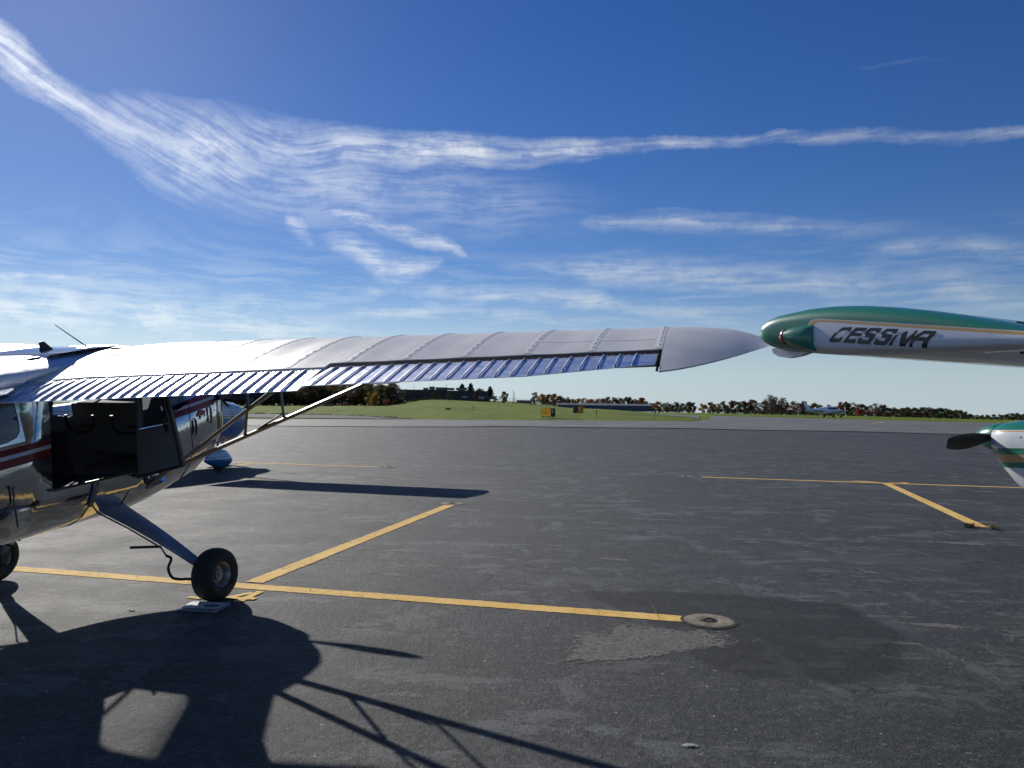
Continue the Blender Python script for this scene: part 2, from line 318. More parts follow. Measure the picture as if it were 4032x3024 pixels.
# pale taxiway strip beyond it; sheets follow the ground 4 cm up
def sheet(name, matl, near, far, u0, u1, nu, nd, lift, kind='structure'):
    m = MB()
    def fn(a, b):
        u = lerp(u0, u1, a); d = lerp(near(u), far(u), b); x = ux(u, d); return (x, d, terr(x, d) + lift)
    m.grid(fn, nu, nd); return tag(m.build(name, matl, angle=80), kind=kind)
far_edge = lambda u: interp([(-3000, 76), (900, 77), (1500, 78), (2600, 79), (2755, 79.5), (2775, 112), (2900, 110), (3300, 101), (4000, 90), (6000, 88)], u)
sheet('taxiway', M_LIGHT, lambda u: 61.5 + .25 * math.sin(u * .01), far_edge, -3000, 2755, 70, 8, .045)
sheet('taxiway', M_LIGHT, lambda u: 61.5 + .25 * math.sin(u * .01), far_edge, 2755, 6500, 70, 14, .045)
sheet('taxiway', M_LIGHT, lambda u: interp([(2250, 121), (2560, 113), (2700, 98), (2755, 87.5)], u), lambda u: interp([(2250, 124), (2560, 119), (2755, 112.5)], u), 2250, 2755.2, 40, 10, .05)
sheet('gravel_strip', M_GRAVEL, lambda u: interp([(-1500, 84), (900, 84), (1400, 80.5), (1560, 80)], u), lambda u: interp([(-1500, 108), (700, 108), (900, 106), (1250, 96), (1450, 88), (1560, 81)], u), -1500, 1560, 70, 8, .05)
m = MB()          # broken brown turf lip along the gravel, and the cracked seam at the taxiway edge
for k in range(140):
    u = lerp(-300, 1600, k / 139) + random.uniform(-6, 6); d = interp([(-1500, 108), (700, 108), (900, 106), (1250, 96), (1450, 88), (1600, 80.6)], u) + random.uniform(-.3, .6); x = ux(u, d); z = terr(x, d)
    s = random.uniform(.25, .9); hh = random.uniform(.08, .24)
    m.add([(x - s, d - .3, z), (x + s, d - .3, z), (x + s * .6, d, z + hh), (x - s * .5, d + .05, z + hh * .8), (x - s, d + .5, z), (x + s, d + .5, z)], [(0, 1, 2, 3), (3, 2, 5, 4), (0, 3, 4), (1, 5, 2)])
tag(m.build('turf_edge', M_DIRT), 'broken brown turf lip between the gravel strip and the grass', 'turf', kind='stuff')
m = MB(); pts = []
for k in range(60):
    a = k / 59; u = lerp(2150, 2355, a); d = lerp(78.6, 69.5, a ** .8) + random.uniform(-.25, .25); pts.append((ux(u, d), d))
for (p, q) in zip(pts, pts[1:]):
    w = random.uniform(.12, .4); m.add([(p[0], p[1] - w, terr(*p) + .065), (q[0], q[1] - w, terr(*q) + .065), (q[0], q[1] + w, terr(*q) + .065), (p[0], p[1] + w, terr(*p) + .065)], [(0, 1, 2, 3)])
tag(m.build('pavement_crack', M_DIRT), kind='structure')

# ------------------------------------------------------------------ paint on the apron
def fn_yellow(t, b):
    p = t.node('ShaderNodeTexCoord').outputs['Object']
    n = t.noise(p, 2.2, 5, .65); fine = t.noise(p, 70, 4, .7); wp = t.vm('ADD', p, t.vm('SCALE', t.noise(p, 9, 3, .6, out=1), None, scale=.12))
    cr = t.voro(wp, 7.5, 'DISTANCE_TO_EDGE'); zone = t.ramp(t.noise(p, .8, 3, .6), .42, .62)
    crm = t.m('MULTIPLY', t.ramp(cr, .030, .008), t.m('MULTIPLY_ADD', zone, .75, .1))
    chip = t.m('MULTIPLY', t.ramp(t.noise(p, 5.5, 6, .72), .64, .70), zone)
    c = t.mix(t.ramp(n, .3, .7), (.72, .45, .12), (.80, .54, .19)); c = t.mix(t.m('MULTIPLY', t.ramp(fine, .5, .8), .35), c, (.38, .24, .08))
    c = t.mix(t.m('MAXIMUM', crm, chip), c, (.075, .06, .04))
    t.put(b.inputs['Base Color'], c); t.put(b.inputs['Normal'], t.bump(t.m('SUBTRACT', fine, crm), .6, .006))
M_YEL = mat('yellow_paint', rough=.8, spec=.15, fn=fn_yellow)
def strip(pts, w, name='marking_line', z=.004, matl=None, seed=0):   # pts in (f, r), ragged paint edge
    rnd = random.Random(seed); m = MB(); P = [FR(*p) for p in pts]; L = []; D = (P[-1] - P[0]); n = max(8, int(D.length / .05)); d = D.normalized(); s = Vector((-d.y, d.x, 0))
    for i in range(n + 1):
        c = P[0] + D * (i / n); a = rnd.uniform(-.006, .006); b = rnd.uniform(-.006, .006)
        L += [c + s * (w / 2 + a) + Vector((0, 0, z)), c - s * (w / 2 + b) + Vector((0, 0, z))]
    m.add(L, [(2 * i, 2 * i + 2, 2 * i + 3, 2 * i + 1) for i in range(n)])
    return tag(m.build(name, matl or M_YEL, smooth=False), kind='structure')
strip([(6.30, -8.2), (6.40, -.15)], .185, seed=1)
strip([(6.50, -4.17), (12.72, -4.33)], .185, z=.006, seed=2)
strip([(20.46, -.1), (20.44, 8.6)], .17, seed=3); strip([(20.35, 4.28), (12.98, 4.04)], .20, z=.006, seed=4)
strip([(19.9, -17.2), (20.25, -9.05)], .17, seed=5); strip([(19.8, -12.9), (12.9, -12.7)], .18, z=.006, seed=6)
def poly_fr(pts, name, z=.007, matl=None):
    P = [FR(*p, z) for p in pts]; m = MB(); m.add(P, tessellate_polygon([[Vector(p) for p in P]])); return tag(m.build(name, matl or M_YEL, smooth=False), kind='structure')
# stall number painted beside the line, its 4 partly under the tyre's shadow
for k, poly in enumerate(([(6.15, -3.98), (6.12, -3.93), (5.87, -4.03), (5.87, -4.11)], [(6.20, -3.94), (6.20, -3.87), (5.80, -3.84), (5.80, -3.92)], [(5.87, -4.10), (5.93, -4.06), (5.99, -3.80), (5.91, -3.79)])):
    poly_fr(poly, 'painted_numeral', .007 + .001 * k)
poly_fr([(5.86, -4.38), (5.80, -4.39), (5.80, -4.24), (5.86, -4.24)], 'painted_numeral')
for k, (df, r0) in enumerate(((20.72, 3.88), (20.72, 4.62))):
    if k == 0: sh = [[(.28, -.35), (.20, -.35), (.20, .25), (.28, .25)], [(.2, -.28), (.12, -.28), (.10, .05), (.2, .05)], [(.10, .0), (.02, .0), (.02, .36), (.10, .36)]]
    else: sh = [[(.30, -.2), (.22, -.2), (.22, .2), (.30, .2)], [(.25, .0), (.25, .2), (.02, .24), (.02, .1)]]
    for s in sh: poly_fr([(df + a - .2, r0 + b) for a, b in s], 'painted_numeral')
for (f, r, w) in ((20.35, -13.3, .3), (20.4, -12.6, .25), (20.32, -12.2, .35)):
    poly_fr([(f, r), (f + .08, r), (f + .1, r + w), (f + .02, r + w)], 'painted_numeral'); poly_fr([(f - .16, r + .05), (f - .09, r + .05), (f + .02, r + w), (f - .05, r + w)], 'painted_numeral', .008)

# worn and sealed patches: ragged discs whose rim dissolves into the asphalt
def fn_patch(colors, contrast, amax):
    def f(t, b):
        p = t.node('ShaderNodeTexCoord').outputs['Object']
        a = t.node('ShaderNodeAttribute', attribute_name='rim').outputs['Fac']
        n = t.noise(p, 5, 6, .78); mo = t.noise(p, 24, 4, .78); fine = t.noise(p, 85, 3, .7); grit = t.noise(p, 240, 2, .6)
        c = t.mix(t.ramp(t.m('ADD', t.m('MULTIPLY', mo, .6), t.m('MULTIPLY', fine, .4)), .40, .62), colors[0], colors[1]); c = t.mix(t.m('MULTIPLY', t.ramp(n, .52, .40), .5), c, colors[0]); c = t.mix(t.m('MULTIPLY', t.ramp(grit, .6, .4), .3), c, (.03, .03, .03))
        fl = t.ramp(t.noise(t.scalevec(p, 1, 2.2, 1, R(28)), 16, 3, .7), .655, .68); c = t.mix(t.m('MULTIPLY', fl, .7), c, (.26, .26, .24))
        t.put(b.inputs['Base Color'], c); t.put(b.inputs['Normal'], t.bump(t.m('ADD', mo, t.m('ADD', fine, grit)), .8, .008))
        k = t.m('ADD', t.m('MULTIPLY', n, .6), t.m('MULTIPLY', mo, .4))
        al = t.ramp(t.m('ADD', a, t.m('MULTIPLY', t.m('SUBTRACT', k, .5), contrast)), .30, .62)
        t.put(b.inputs['Alpha'], t.m('MULTIPLY', al, amax))
    return f
M_BARE = mat('bare_asphalt', rough=.75, spec=.25, fn=fn_patch(((.085, .083, .077), (.27, .26, .24)), 2.6, .95))
M_SEAL = mat('sealed_asphalt', rough=.6, spec=.3, fn=fn_patch(((.011, .012, .0135), (.032, .034, .036)), 1.6, .42))
def ragged(name, outline, matl, z, rim):
    P = [Vector(p) for p in outline]; c = sum(P, Vector((0, 0))) / len(P); n = len(P); K = 8
    vs = [(*c, z)]; at = [1.0]; fs = []
    dense = []
    for i in range(n):
        for k in range(6): dense.append(P[i].lerp(P[(i + 1) % n], k / 6))
    n = len(dense)
    for j in range(1, K + 1):
        for p in dense: q = c.lerp(p, j / K); vs.append((q.x, q.y, z)); at.append(min(1, (1 - j / K) / rim))
    for i in range(n): fs.append((0, 1 + i, 1 + (i + 1) % n))
    for j in range(K - 1):
        for i in range(n): a = 1 + j * n + i; b = 1 + j * n + (i + 1) % n; fs.append((a, a + n, b + n, b))
    m = MB(); m.add(vs, fs); me = m.mesh(name, [matl], False); A = me.attributes.new('rim', 'FLOAT', 'POINT'); A.data.foreach_set('value', at)
    return tag(link(name, me), kind='structure')
G = lambda px, py: GP[(px, py)]
def fr2(f, r): v = FR(f, r); return (v.x, v.y)
ragged('sealed_patch', [fr2(7.35, -1.3), fr2(7.55, .2), fr2(7.45, 1.3), fr2(6.6, 1.65), fr2(5.5, 1.45), fr2(4.95, .9), fr2(5.0, .1), fr2(5.6, -.3), fr2(6.3, -.6), fr2(7.0, -1.2)], M_SEAL, .0025, .30)
ragged('worn_patch', [fr2(6.22, -.75), fr2(6.3, -.2), fr2(6.22, .35), fr2(6.02, .58), fr2(5.62, .1), fr2(5.28, -.3), fr2(4.92, -.8), fr2(4.78, -1.2), fr2(5.1, -.98), fr2(5.45, -1.12), fr2(5.75, -1.1), fr2(5.85, -.75)], M_BARE, .0032, .62)
rp = random.Random(5)
for k in range(46):
    f = rp.uniform(3.4, 26); r = rp.uniform(-.55, .75) * f; s = rp.uniform(.03, .16) * (1 + f * .06); e = rp.uniform(1.2, 4); a0 = rp.uniform(-.5, .5)
    o = [fr2(f + s * math.sin(a + a0) * rp.uniform(.6, 1.1), r + s * e * math.cos(a) * rp.uniform(.6, 1.1)) for a in [i * .7854 for i in range(8)]]
    ragged('scuff', o, M_BARE, .002, .95)
# ------------------------------------------------------------------ tie-down anchors
def fn_conc(t, b):
    p = t.node('ShaderNodeTexCoord').outputs['Object']
    n = t.noise(p, 9, 6, .7); fine = t.noise(p, 60, 3, .7); c = t.mix(t.ramp(n, .3, .7), (.17, .145, .105), (.33, .285, .21)); c = t.mix(t.m('MULTIPLY', t.ramp(fine, .5, .7), .5), c, (.10, .08, .06))
    t.put(b.inputs['Base Color'], c); t.put(b.inputs['Normal'], t.bump(t.m('ADD', n, fine), 1, .02))
M_CONC = mat('anchor_concrete', rough=.85, fn=fn_conc)
M_BLACK = mat('black_hole', (.012, .012, .012), .8)
M_STEEL = mat('rusty_steel', (.09, .065, .05), .6, .6)
def anchor(f, r, rad, label):
    e = empty('tie_down_anchor', FR(f, r)); m = MB(); rnd = random.Random(int(f * 100)); n = 30
    rings = []
    for (q, z) in ((1.0, .0085), (.95, .011), (.66, .013), (.46, .011), (.41, .0075), (.37, .0068)):
        rings.append([(rad * q * math.cos(i * 2 * math.pi / n) * (1 + .03 * rnd.uniform(-1, 1)), rad * q * math.sin(i * 2 * math.pi / n) * (1 + .03 * rnd.uniform(-1, 1)), z) for i in range(n)])
    m.loft(rings); m.build('concrete_collar', M_CONC, e, angle=60)
    m = MB(); m.add([(rad * .42 * math.cos(i * .3), rad * .42 * math.sin(i * .3), .0064) for i in range(21)], [tuple(range(21))]); m.build('hole', M_BLACK, e)
    m = MB(); m.lathe([(rad * 1.16, .0060), (rad * .985, .0075)], n, axis='z'); m.build('joint', M_BLACK, e)
    m = MB(); m.tube([(-.05, 0, .006), (-.03, 0, .020), (0, 0, .026), (.03, 0, .020), (.05, 0, .006)], .006, 6); m.build('ring', M_STEEL, e)
    return tag(e, label, 'anchor', 'tie-down anchors of the apron')
anchor(6.40, 0.03, .195, 'round tan concrete tie-down collar with a dark hole beside the pale worn patch')
anchor(12.9, -4.36, .2, 'small tie-down ring at the far end of the diagonal yellow line')
anchor(20.47, -.5, .2, 'small tie-down ring at the left end of the far right yellow line')
anchor(20.27, -8.75, .2, 'small tie-down ring at the end of the thin yellow line behind the strut')
def fn_weed(t, b): pass
M_STRAW = mat('dry_straw', (.42, .33, .17), .8); M_WEED = mat('dry_weed', (.10, .075, .04), .85)
def weed(f, r, n, h, spread, matl, label, seed):
    rnd = random.Random(seed); m = MB()
    for k in range(n):
        a = rnd.uniform(0, 6.28); q = rnd.uniform(0, spread); x, y = q * 1.6 * math.cos(a), q * .5 * math.sin(a); b = rnd.uniform(0, 6.28); hh = h * rnd.uniform(.4, 1); lean = rnd.uniform(.2, .9) * hh
        p1 = (x + lean * .4 * math.cos(b), y + lean * .4 * math.sin(b), hh * .6 + .004); p2 = (x + lean * math.cos(b), y + lean * math.sin(b), hh)
        m.tube([(x, y, 0), p1, p2], [.004, .003, .0012], 4)
        for j in range(3):
            c = Vector(p1).lerp(Vector(p2), rnd.random()); s = rnd.uniform(.006, .014); m.add([c + Vector((rnd.uniform(-s, s), rnd.uniform(-s, s), rnd.uniform(-s, s))) for _ in range(3)], [(0, 1, 2)])
    o = m.build('dry_weed', matl, None, loc=FR(f, r)); return tag(o, label, 'weed', 'dry weeds in the pavement cracks')
weed(12.84, 4.16, 60, .09, .075, M_STRAW, 'straw coloured weed tuft just right of the tan line end', 1)
weed(12.84, 3.86, 50, .09, .075, M_WEED, 'dark reddish weed tuft at the left corner of the tan line end', 2)
m = MB(); m.tube([FR(6.36, -.36, .006), FR(6.46, -.42, .07), FR(6.5, -.45, .11)], [.004, .003, .002], 5); tag(m.build('dry_stalk', M_STRAW), 'single dry straw stalk at the end of the near yellow line', 'stalk')
m = MB(); m.tube([FR(6.24, -.02, .004), FR(6.20, .0, .03), FR(6.22, .09, .035)], [.003, .003, .001], 5); m.tube([FR(6.24, -.02, .004), FR(6.17, -.03, .02), FR(6.15, .05, .01)], [.003, .002, .001], 5)
tag(m.build('dry_stalk', M_STRAW), 'bent twig lying at the near rim of the concrete collar', 'stalk')
M_STONE = mat('pale_stone', (.30, .30, .28), .9)
for k, (f, r, s, lb) in enumerate(((4.0, -.07, .045, 'pale broken stone chip lying alone near the bottom edge'), (5.32, -4.53, .035, 'small white pebble at the shadow edge left of the papers'), (5.21, -.08, .016, 'tiny white pebble between the worn patch and the sealed patch'))):
    m = MB(); rnd = random.Random(k); m.add([(s * math.cos(i * 1.05) * rnd.uniform(.6, 1.2), s * .6 * math.sin(i * 1.05) * rnd.uniform(.6, 1.2), .004) for i in range(6)] + [(s * .6 * math.cos(i * 1.05) * rnd.uniform(.6, 1.2), s * .35 * math.sin(i * 1.05), .004 + s * .12) for i in range(6)], [(i, (i + 1) % 6, 6 + (i + 1) % 6, 6 + i) for i in range(6)] + [tuple(range(6, 12))])
    tag(m.build('stone', M_STONE, loc=FR(f, r), smooth=False), lb, 'stone')
# ------------------------------------------------------------------ aircraft materials
RED, NAVY = (.20, .012, .018), (.02, .05, .16)
def stripes(t, zsock, base, bands):
    c = base
    for (z0, z1, cl) in bands:
        k = t.m('MULTIPLY', t.m('GREATER_THAN', zsock, z0), t.m('LESS_THAN', zsock, z1)); c = t.mix(k, c, cl)
    return c
def fn_alu(t, b):
    p = t.node('ShaderNodeTexCoord').outputs['Object']; x, y, z = t.xyz(p)
    zz = t.m('SUBTRACT', z, t.m('MULTIPLY', t.m('MAXIMUM', t.m('SUBTRACT', y, 1.3), 0.0), 1.1))       # stripes sweep up round the nose bowl
    k1 = t.m('MULTIPLY', t.m('GREATER_THAN', zz, 1.478), t.m('LESS_THAN', zz, 1.538)); k2 = t.m('MULTIPLY', t.m('GREATER_THAN', zz, 1.566), t.m('LESS_THAN', zz, 1.612)); kw = t.m('MULTIPLY', t.m('GREATER_THAN', zz, 1.538), t.m('LESS_THAN', zz, 1.566))
    red = t.m('MAXIMUM', k1, k2); paint = t.m('MAXIMUM', red, kw)
    n = t.noise(p, 5, 4, .6); c = t.mix(n, (.62, .63, .64), (.74, .75, .76)); c = t.mix(red, c, RED); c = t.mix(kw, c, (.6, .62, .65))
    t.put(b.inputs['Base Color'], c); t.put(b.inputs['Metallic'], t.m('SUBTRACT', 1.0, paint))
    t.put(b.inputs['Roughness'], t.m('MULTIPLY_ADD', paint, .2, t.m('MULTIPLY_ADD', n, .10, t.m('MULTIPLY_ADD', t.ramp(z, 2.0, 2.12), .25, .06))))
    t.put(b.inputs['Normal'], t.bump(t.noise(p, 4.5, 3, .5), .22, .02))
M_ALU = mat('polished_aluminium', rough=.12, metal=1, fn=fn_alu)
def fn_corr(t, b):
    p = t.node('ShaderNodeTexCoord').outputs['Object']
    n = t.noise(t.scalevec(p, 4, 9, 9), 2.2, 3, .6); n2 = t.noise(t.scalevec(p, 6, 16, 16), 2, 3, .6)
    t.put(b.inputs['Base Color'], t.mix(n, (.74, .76, .82), (.90, .91, .94)))
    t.put(b.inputs['Roughness'], t.m('MULTIPLY_ADD', n2, .35, .20)); t.put(b.inputs['Normal'], t.bump(t.m('ADD', n, t.m('MULTIPLY', n2, .4)), .22, .015))
M_CORR = mat('control_surface_aluminium', rough=.25, metal=1, fn=fn_corr)
def fn_fab(t, b):
    p = t.node('ShaderNodeTexCoord').outputs['Object']
    n = t.noise(p, 3, 5, .6); w = t.noise(t.scalevec(p, 1, 1, 1), 160, 2, .5)
    t.put(b.inputs['Base Color'], t.mix(t.ramp(n, .3, .7), (.70, .67, .615), (.76, .73, .67))); t.put(b.inputs['Normal'], t.bump(t.m('ADD', t.m('MULTIPLY', w, .06), n), .14, .02))
    t.put(b.inputs['Roughness'], t.m('MULTIPLY_ADD', n, .12, .34))
M_BEAD = mat('bead_aluminium', (.42, .43, .50), .38, 1)
M_FAB = mat('doped_fabric', rough=.4, spec=.42, fn=fn_fab)
M_TAPE = mat('fabric_tape', (.76, .73, .675), .42)
M_GAP = mat('dark_gap', (.010, .011, .018), .95, 0, .05)
def fn_glass(t, b):
    out = t.n['Material Output']; tr = t.node('ShaderNodeBsdfTransparent'); gl = t.node('ShaderNodeBsdfGlossy'); gl.inputs['Roughness'].default_value = .03
    tr.inputs[0].default_value = (.93, .95, .95, 1); fr = t.node('ShaderNodeFresnel'); fr.inputs[0].default_value = 1.5; mx = t.node('ShaderNodeMixShader')
    t.l.new(fr.outputs[0], mx.inputs[0]); t.l.new(tr.outputs[0], mx.inputs[1]); t.l.new(gl.outputs[0], mx.inputs[2]); t.l.new(mx.outputs[0], out.inputs[0])
M_GLASS = mat('acrylic_glass', fn=fn_glass)
def fn_dglass(t, b): pass
M_DGLASS = mat('tinted_window', (.03, .045, .05), .08, 0, .6)
def fn_rub(t, b):
    p = t.node('ShaderNodeTexCoord').outputs['Object']; n = t.noise(p, 30, 5, .7)
    t.put(b.inputs['Base Color'], t.mix(n, (.012, .012, .013), (.030, .029, .027))); t.put(b.inputs['Normal'], t.bump(n, .3, .004))
M_RUB = mat('tyre_rubber', rough=.75, fn=fn_rub)
M_RIM = mat('wheel_metal', (.30, .30, .29), .45, .7)
M_LEG = mat('gear_leg_paint', (.17, .20, .26), .38, .2)
M_STRUT = mat('strut_aluminium', (.15, .155, .165), .34, .85)
M_DARK = mat('dark_plastic', (.02, .02, .022), .5)
M_INT = mat('cabin_lining', (.20, .205, .215), .8, 0, .2)
M_SEAT = mat('seat_vinyl', (.03, .028, .027), .7, 0, .2)
M_PROP = mat('propeller_black', (.014, .014, .016), .42)
M_RIVET = mat('rivet', (.75, .76, .8), .2, 1)
M_WHITE = mat('white_paint', (.70, .71, .72), .22, 0, .5, coat=.5)
M_REDLENS = mat('red_lens', (.45, .008, .012), .12, 0, .6, coat=.6)

# ------------------------------------------------------------------ airfoils and wings
def naca(t, th, cam):
    yt = 5 * th * (.2969 * math.sqrt(max(t, 0)) - .1260 * t - .3516 * t * t + .2843 * t ** 3 - .1030 * t ** 4)
    p = .4; yc = cam / p ** 2 * (2 * p * t - t * t) if t < p else cam / (1 - p) ** 2 * ((1 - 2 * p) + 2 * p * t - t * t)
    return yt, yc
TS = [0, .004, .012, .03, .06, .1, .15, .21, .28, .35, .42, .5, .58, .66, .74]
def smooth_path(P, n=5):
    P = [Vector(p) for p in P]; out = []
    for i in range(len(P) - 1):
        a, b, c, d = P[max(i - 1, 0)], P[i], P[i + 1], P[min(i + 2, len(P) - 1)]
        for k in range(n):
            t = k / n; out.append(.5 * ((2 * b) + (c - a) * t + (2 * a - 5 * b + 4 * c - d) * t * t + (3 * b - a - 3 * c + d) * t ** 3))
    return out + [P[-1]]
class Wing:      # body frame: x to starboard, y forward, z up
    def __init__(s, c=1.79, yle=.61, zle=2.10, inc0=4.6, inc1=-.2, dih=.65, x0=.5, x1=5.03, th=.118, cam=.027, sag=.0):
        s.__dict__.update(locals())
    def pt(s, x, t, up, c=None, yl=None, ths=1.0, dz=0.0):
        k = (x - s.x0) / (s.x1 - s.x0); inc = R(lerp(s.inc0, s.inc1, min(max(k, 0), 1.15)))
        c = c or s.c
        if yl is None:
            yl = s.yle
            if getattr(s, 'cuff', 0) and x < .95: d = s.cuff * (.95 - x) / .5; yl -= d; c -= d          # leading edge runs back into the windscreen top
        yt, yc = naca(t, s.th * ths, s.cam * ths)
        if getattr(s, 'blunt', False) and t < .12: yt = max(yt, s.th * ths * .42 * math.sqrt(max(0, 1 - ((.12 - t) / .12) ** 2)))
        h = (yc + (yt if up else -yt)) * c
        z0 = s.zle + (x - s.x0) * math.tan(R(s.dih)) + dz - (s.yle - yl) * math.sin(inc)
        return Vector((x, yl - t * c * math.cos(inc) + h * math.sin(inc), z0 - t * c * math.sin(inc) + h * math.cos(inc)))

def taildragger():
    PH = R(11.0); RX = (PH, 0, 0)
    root = empty('taildragger_airplane', FR(5.81, -5.3), -TH)
    tag(root, 'polished aluminium high-wing taildragger with red stripes, open cabin door and grey fabric wing', 'airplane')
    def part(m, name, mats, parent=root, body=True, **k):
        o = m.build(name, mats, parent, **k)
        if parent is root and body: o.rotation_euler = RX
        return o
    # ---- fuselage skin: stations (y, mid w, low w, roof w, z belly, z sill, z mid, z window foot, z window head, z roof)
    ST = [(-5.2, .05, .02, .04, 1.58, 1.65, 1.69, 1.73, 1.77, 1.80), (-4.0, .20, .08, .14, 1.28, 1.48, 1.60, 1.70, 1.80, 1.88), (-3.0, .34, .14, .24, 1.06, 1.36, 1.50, 1.64, 1.84, 1.97),
          (-2.3, .45, .18, .36, .94, 1.29, 1.44, 1.62, 1.92, 2.07), (-1.75, .51, .21, .46, .88, 1.25, 1.42, 1.64, 2.00, 2.17), (-1.05, .55, .24, .50, .815, 1.23, 1.41, 1.64, 2.03, 2.20),
          (-.88, .55, .24, .51, .80, 1.22, 1.41, 1.76, 2.03, 2.20), (.03, .55, .25, .51, .715, 1.12, 1.38, 1.76, 2.03, 2.20), (.20, .55, .25, .51, .705, 1.12, 1.34, 1.56, 2.03, 2.19),
          (.42, .54, .24, .50, .705, 1.13, 1.33, 1.50, 1.99, 2.14), (.78, .51, .22, .45, .735, 1.12, 1.36, 1.58, 1.69, 1.77), (1.06, .475, .20, .43, .775, 1.10, 1.37, 1.56, 1.66, 1.745), (1.28, .435, .18, .40, .875, 1.12, 1.38, 1.54, 1.63, 1.72), (1.45, .39, .16, .36, .995, 1.18, 1.39, 1.53, 1.61, 1.69)]
    rings = []
    def ring(s):
        y, w, wl, wt, z0, z4, z5, z6, z7, zt = s; h = (zt - z7)
        half = [(0, z0), (wl * .6, z0 + .006), (wl, z0 + .03), (lerp(wl, w, .42), lerp(z0, z4, .26)), (lerp(wl, w, .78), lerp(z0, z4, .60)), (w, z4), (w, z5), (w * .995, z6), (wt, z7), (wt * .95, z7 + h * .55), (wt * .72, zt - h * .1), (wt * .35, zt), (0, zt)]
        lean = {-.88: .12, .03: .22, .20: .16}.get(y, 0.0); yy = lambda z: y + lean * max(0.0, min(z, 2.03) - 1.2)
        return [Vector((x, yy(z), z)) for x, z in half] + [Vector((-x, yy(z), z)) for x, z in half[-2:0:-1]]
    rings = [ring(s) for s in ST]; n = len(rings[0])      # 24 points; starboard side bands 0..11, port mirrored
    def band(k): return k if k < 12 else 23 - k
    def hole(i, k):
        b = band(k); stb = k < 12
        if i == 4 and b == 7: return True                       # rear side windows
        if i == 6 and (b == 7 or (stb and b in (5, 6))): return True   # cabin doors: starboard one stands open
        if i == 8 and b == 7: return True                       # quarter lights
        if i == 9 and b >= 7: return True                       # windscreen
        return False
    m = MB(); m.loft(rings, True, True, False, skip=hole)
    sk = part(m, 'fuselage', [M_ALU, M_INT], angle=35)
    md = sk.modifiers.new('skin', 'SOLIDIFY'); md.thickness = .012; md.offset = -1; md.material_offset = 1; md.material_offset_rim = 1
    # nose bowl
    nose = [rings[-1]]
    for (y, w, z0, zt) in ((1.56, .325, 1.13, 1.665), (1.63, .25, 1.24, 1.63), (1.665, .17, 1.33, 1.59), (1.67, .08, 1.42, 1.52)):
        c = (z0 + zt) / 2; h = (zt - z0) / 2; nose.append([Vector((p.x / .39 * w, y, c + (p.z - 1.3425) / .3475 * h)) for p in rings[-1]])
    m = MB(); m.loft(nose, True, False, True); part(m, 'nose_bowl', M_ALU, angle=60)
    for sx in (-1, 1):
        m = MB(); m.lathe([(.075, 0), (.085, .012), (.06, .012), (.055, -.01)], 16, axis='y', c=(sx * .15, 1.61, 1.50)); m.add([(sx * .15 + .06 * math.cos(i * .52), 1.618, 1.50 + .06 * math.sin(i * .52)) for i in range(12)], [tuple(range(12))], 1)
        part(m, 'air_intake', [M_ALU, M_DARK])
    # belly and cowl seams, latches, rivets
    def seam(y0, name='panel_seam', i0=1, i1=10, ofs=.003):
        k = max(j for j in range(len(ST) - 1) if ST[j][0] <= y0); a = (y0 - ST[k][0]) / (ST[k + 1][0] - ST[k][0])
        pts = [rings[k][i].lerp(rings[k + 1][i], a) for i in range(i0, i1)]; c = Vector((0, y0, 1.45)); pts = [p + (p - c).normalized() * ofs for p in pts]
        m = MB(); m.tube(pts, .0026, 5); part(m, name, M_DARK)
    seam(1.43); seam(.80); seam(-1.32, i1=6); seam(-.46, i1=5); seam(-.05, i1=5)
    for (y, z) in ((1.16, 1.40), (.86, 1.34)):
        m = MB(); x = interp([(.78, .51), (1.06, .475), (1.28, .435)], y) + .006
        m.tube([(x, y, z - .085), (x + .012, y, z - .08), (x + .014, y, z + .07), (x, y, z + .08)], .008, 6); m.tube([(x, y + .018, z - .06), (x + .01, y + .018, z - .05), (x + .01, y + .018, z + .06), (x, y + .018, z + .065)], .005, 6)
        part(m, 'cowl_latch', M_DARK)
    m = MB()
    for k in range(16):
        y = .70 + k * .042; x = interp([(.42, .54), (.78, .51), (1.06, .475), (1.28, .435)], y) * 1.0; m.lathe([(.008, -.002), (.006, .004), (.0, .005)], 6, axis='x', c=(x, y, 1.40 + .02 * math.sin(k)))
    tag(part(m, 'rivet_row', M_RIVET), kind='stuff')
    m = MB(); zc = 1.435; yc = 1.0; x = .478     # small red badge on the cowl
    o = [(-.085, -.01), (-.06, .025), (-.02, .045), (.03, .04), (.07, .02), (.09, .03), (.075, 0), (.06, -.015), (.065, -.05), (.045, -.02), (.0, -.012), (-.02, -.05), (-.035, -.045), (-.03, -.012), (-.06, -.012)]
    m.add([(interp([(.78, .513), (1.06, .478), (1.28, .438)], yc + a) + .003, yc + a, zc + b) for a, b in o], tessellate_polygon([[Vector((a, b, 0)) for a, b in o]])); part(m, 'badge', mat('badge_red', (.28, .015, .02), .35), smooth=False)
    # ---- glazing
    def pane(idx, name, parent=root):
        m = MB(); vs = []
        for (i, k) in idx: vs.append(rings[i][k] * 1.0)
        m.add(vs, [tuple(range(len(vs)))]); return part(m, name, M_GLASS, smooth=False)
    for (a, b) in ((7, 8), (17, 16)):
        pane([(4, a), (5, a), (5, b), (4, b)], 'side_window'); pane([(8, a), (9, a), (9, b), (8, b)], 'quarter_window')
    pane([(6, 17), (7, 17), (7, 16), (6, 16)], 'port_door_window')
    m = MB(); m.loft([[rings[9][k] for k in range(7, 18)], [rings[10][k] for k in range(7, 18)]], False); part(m, 'windscreen', M_GLASS)
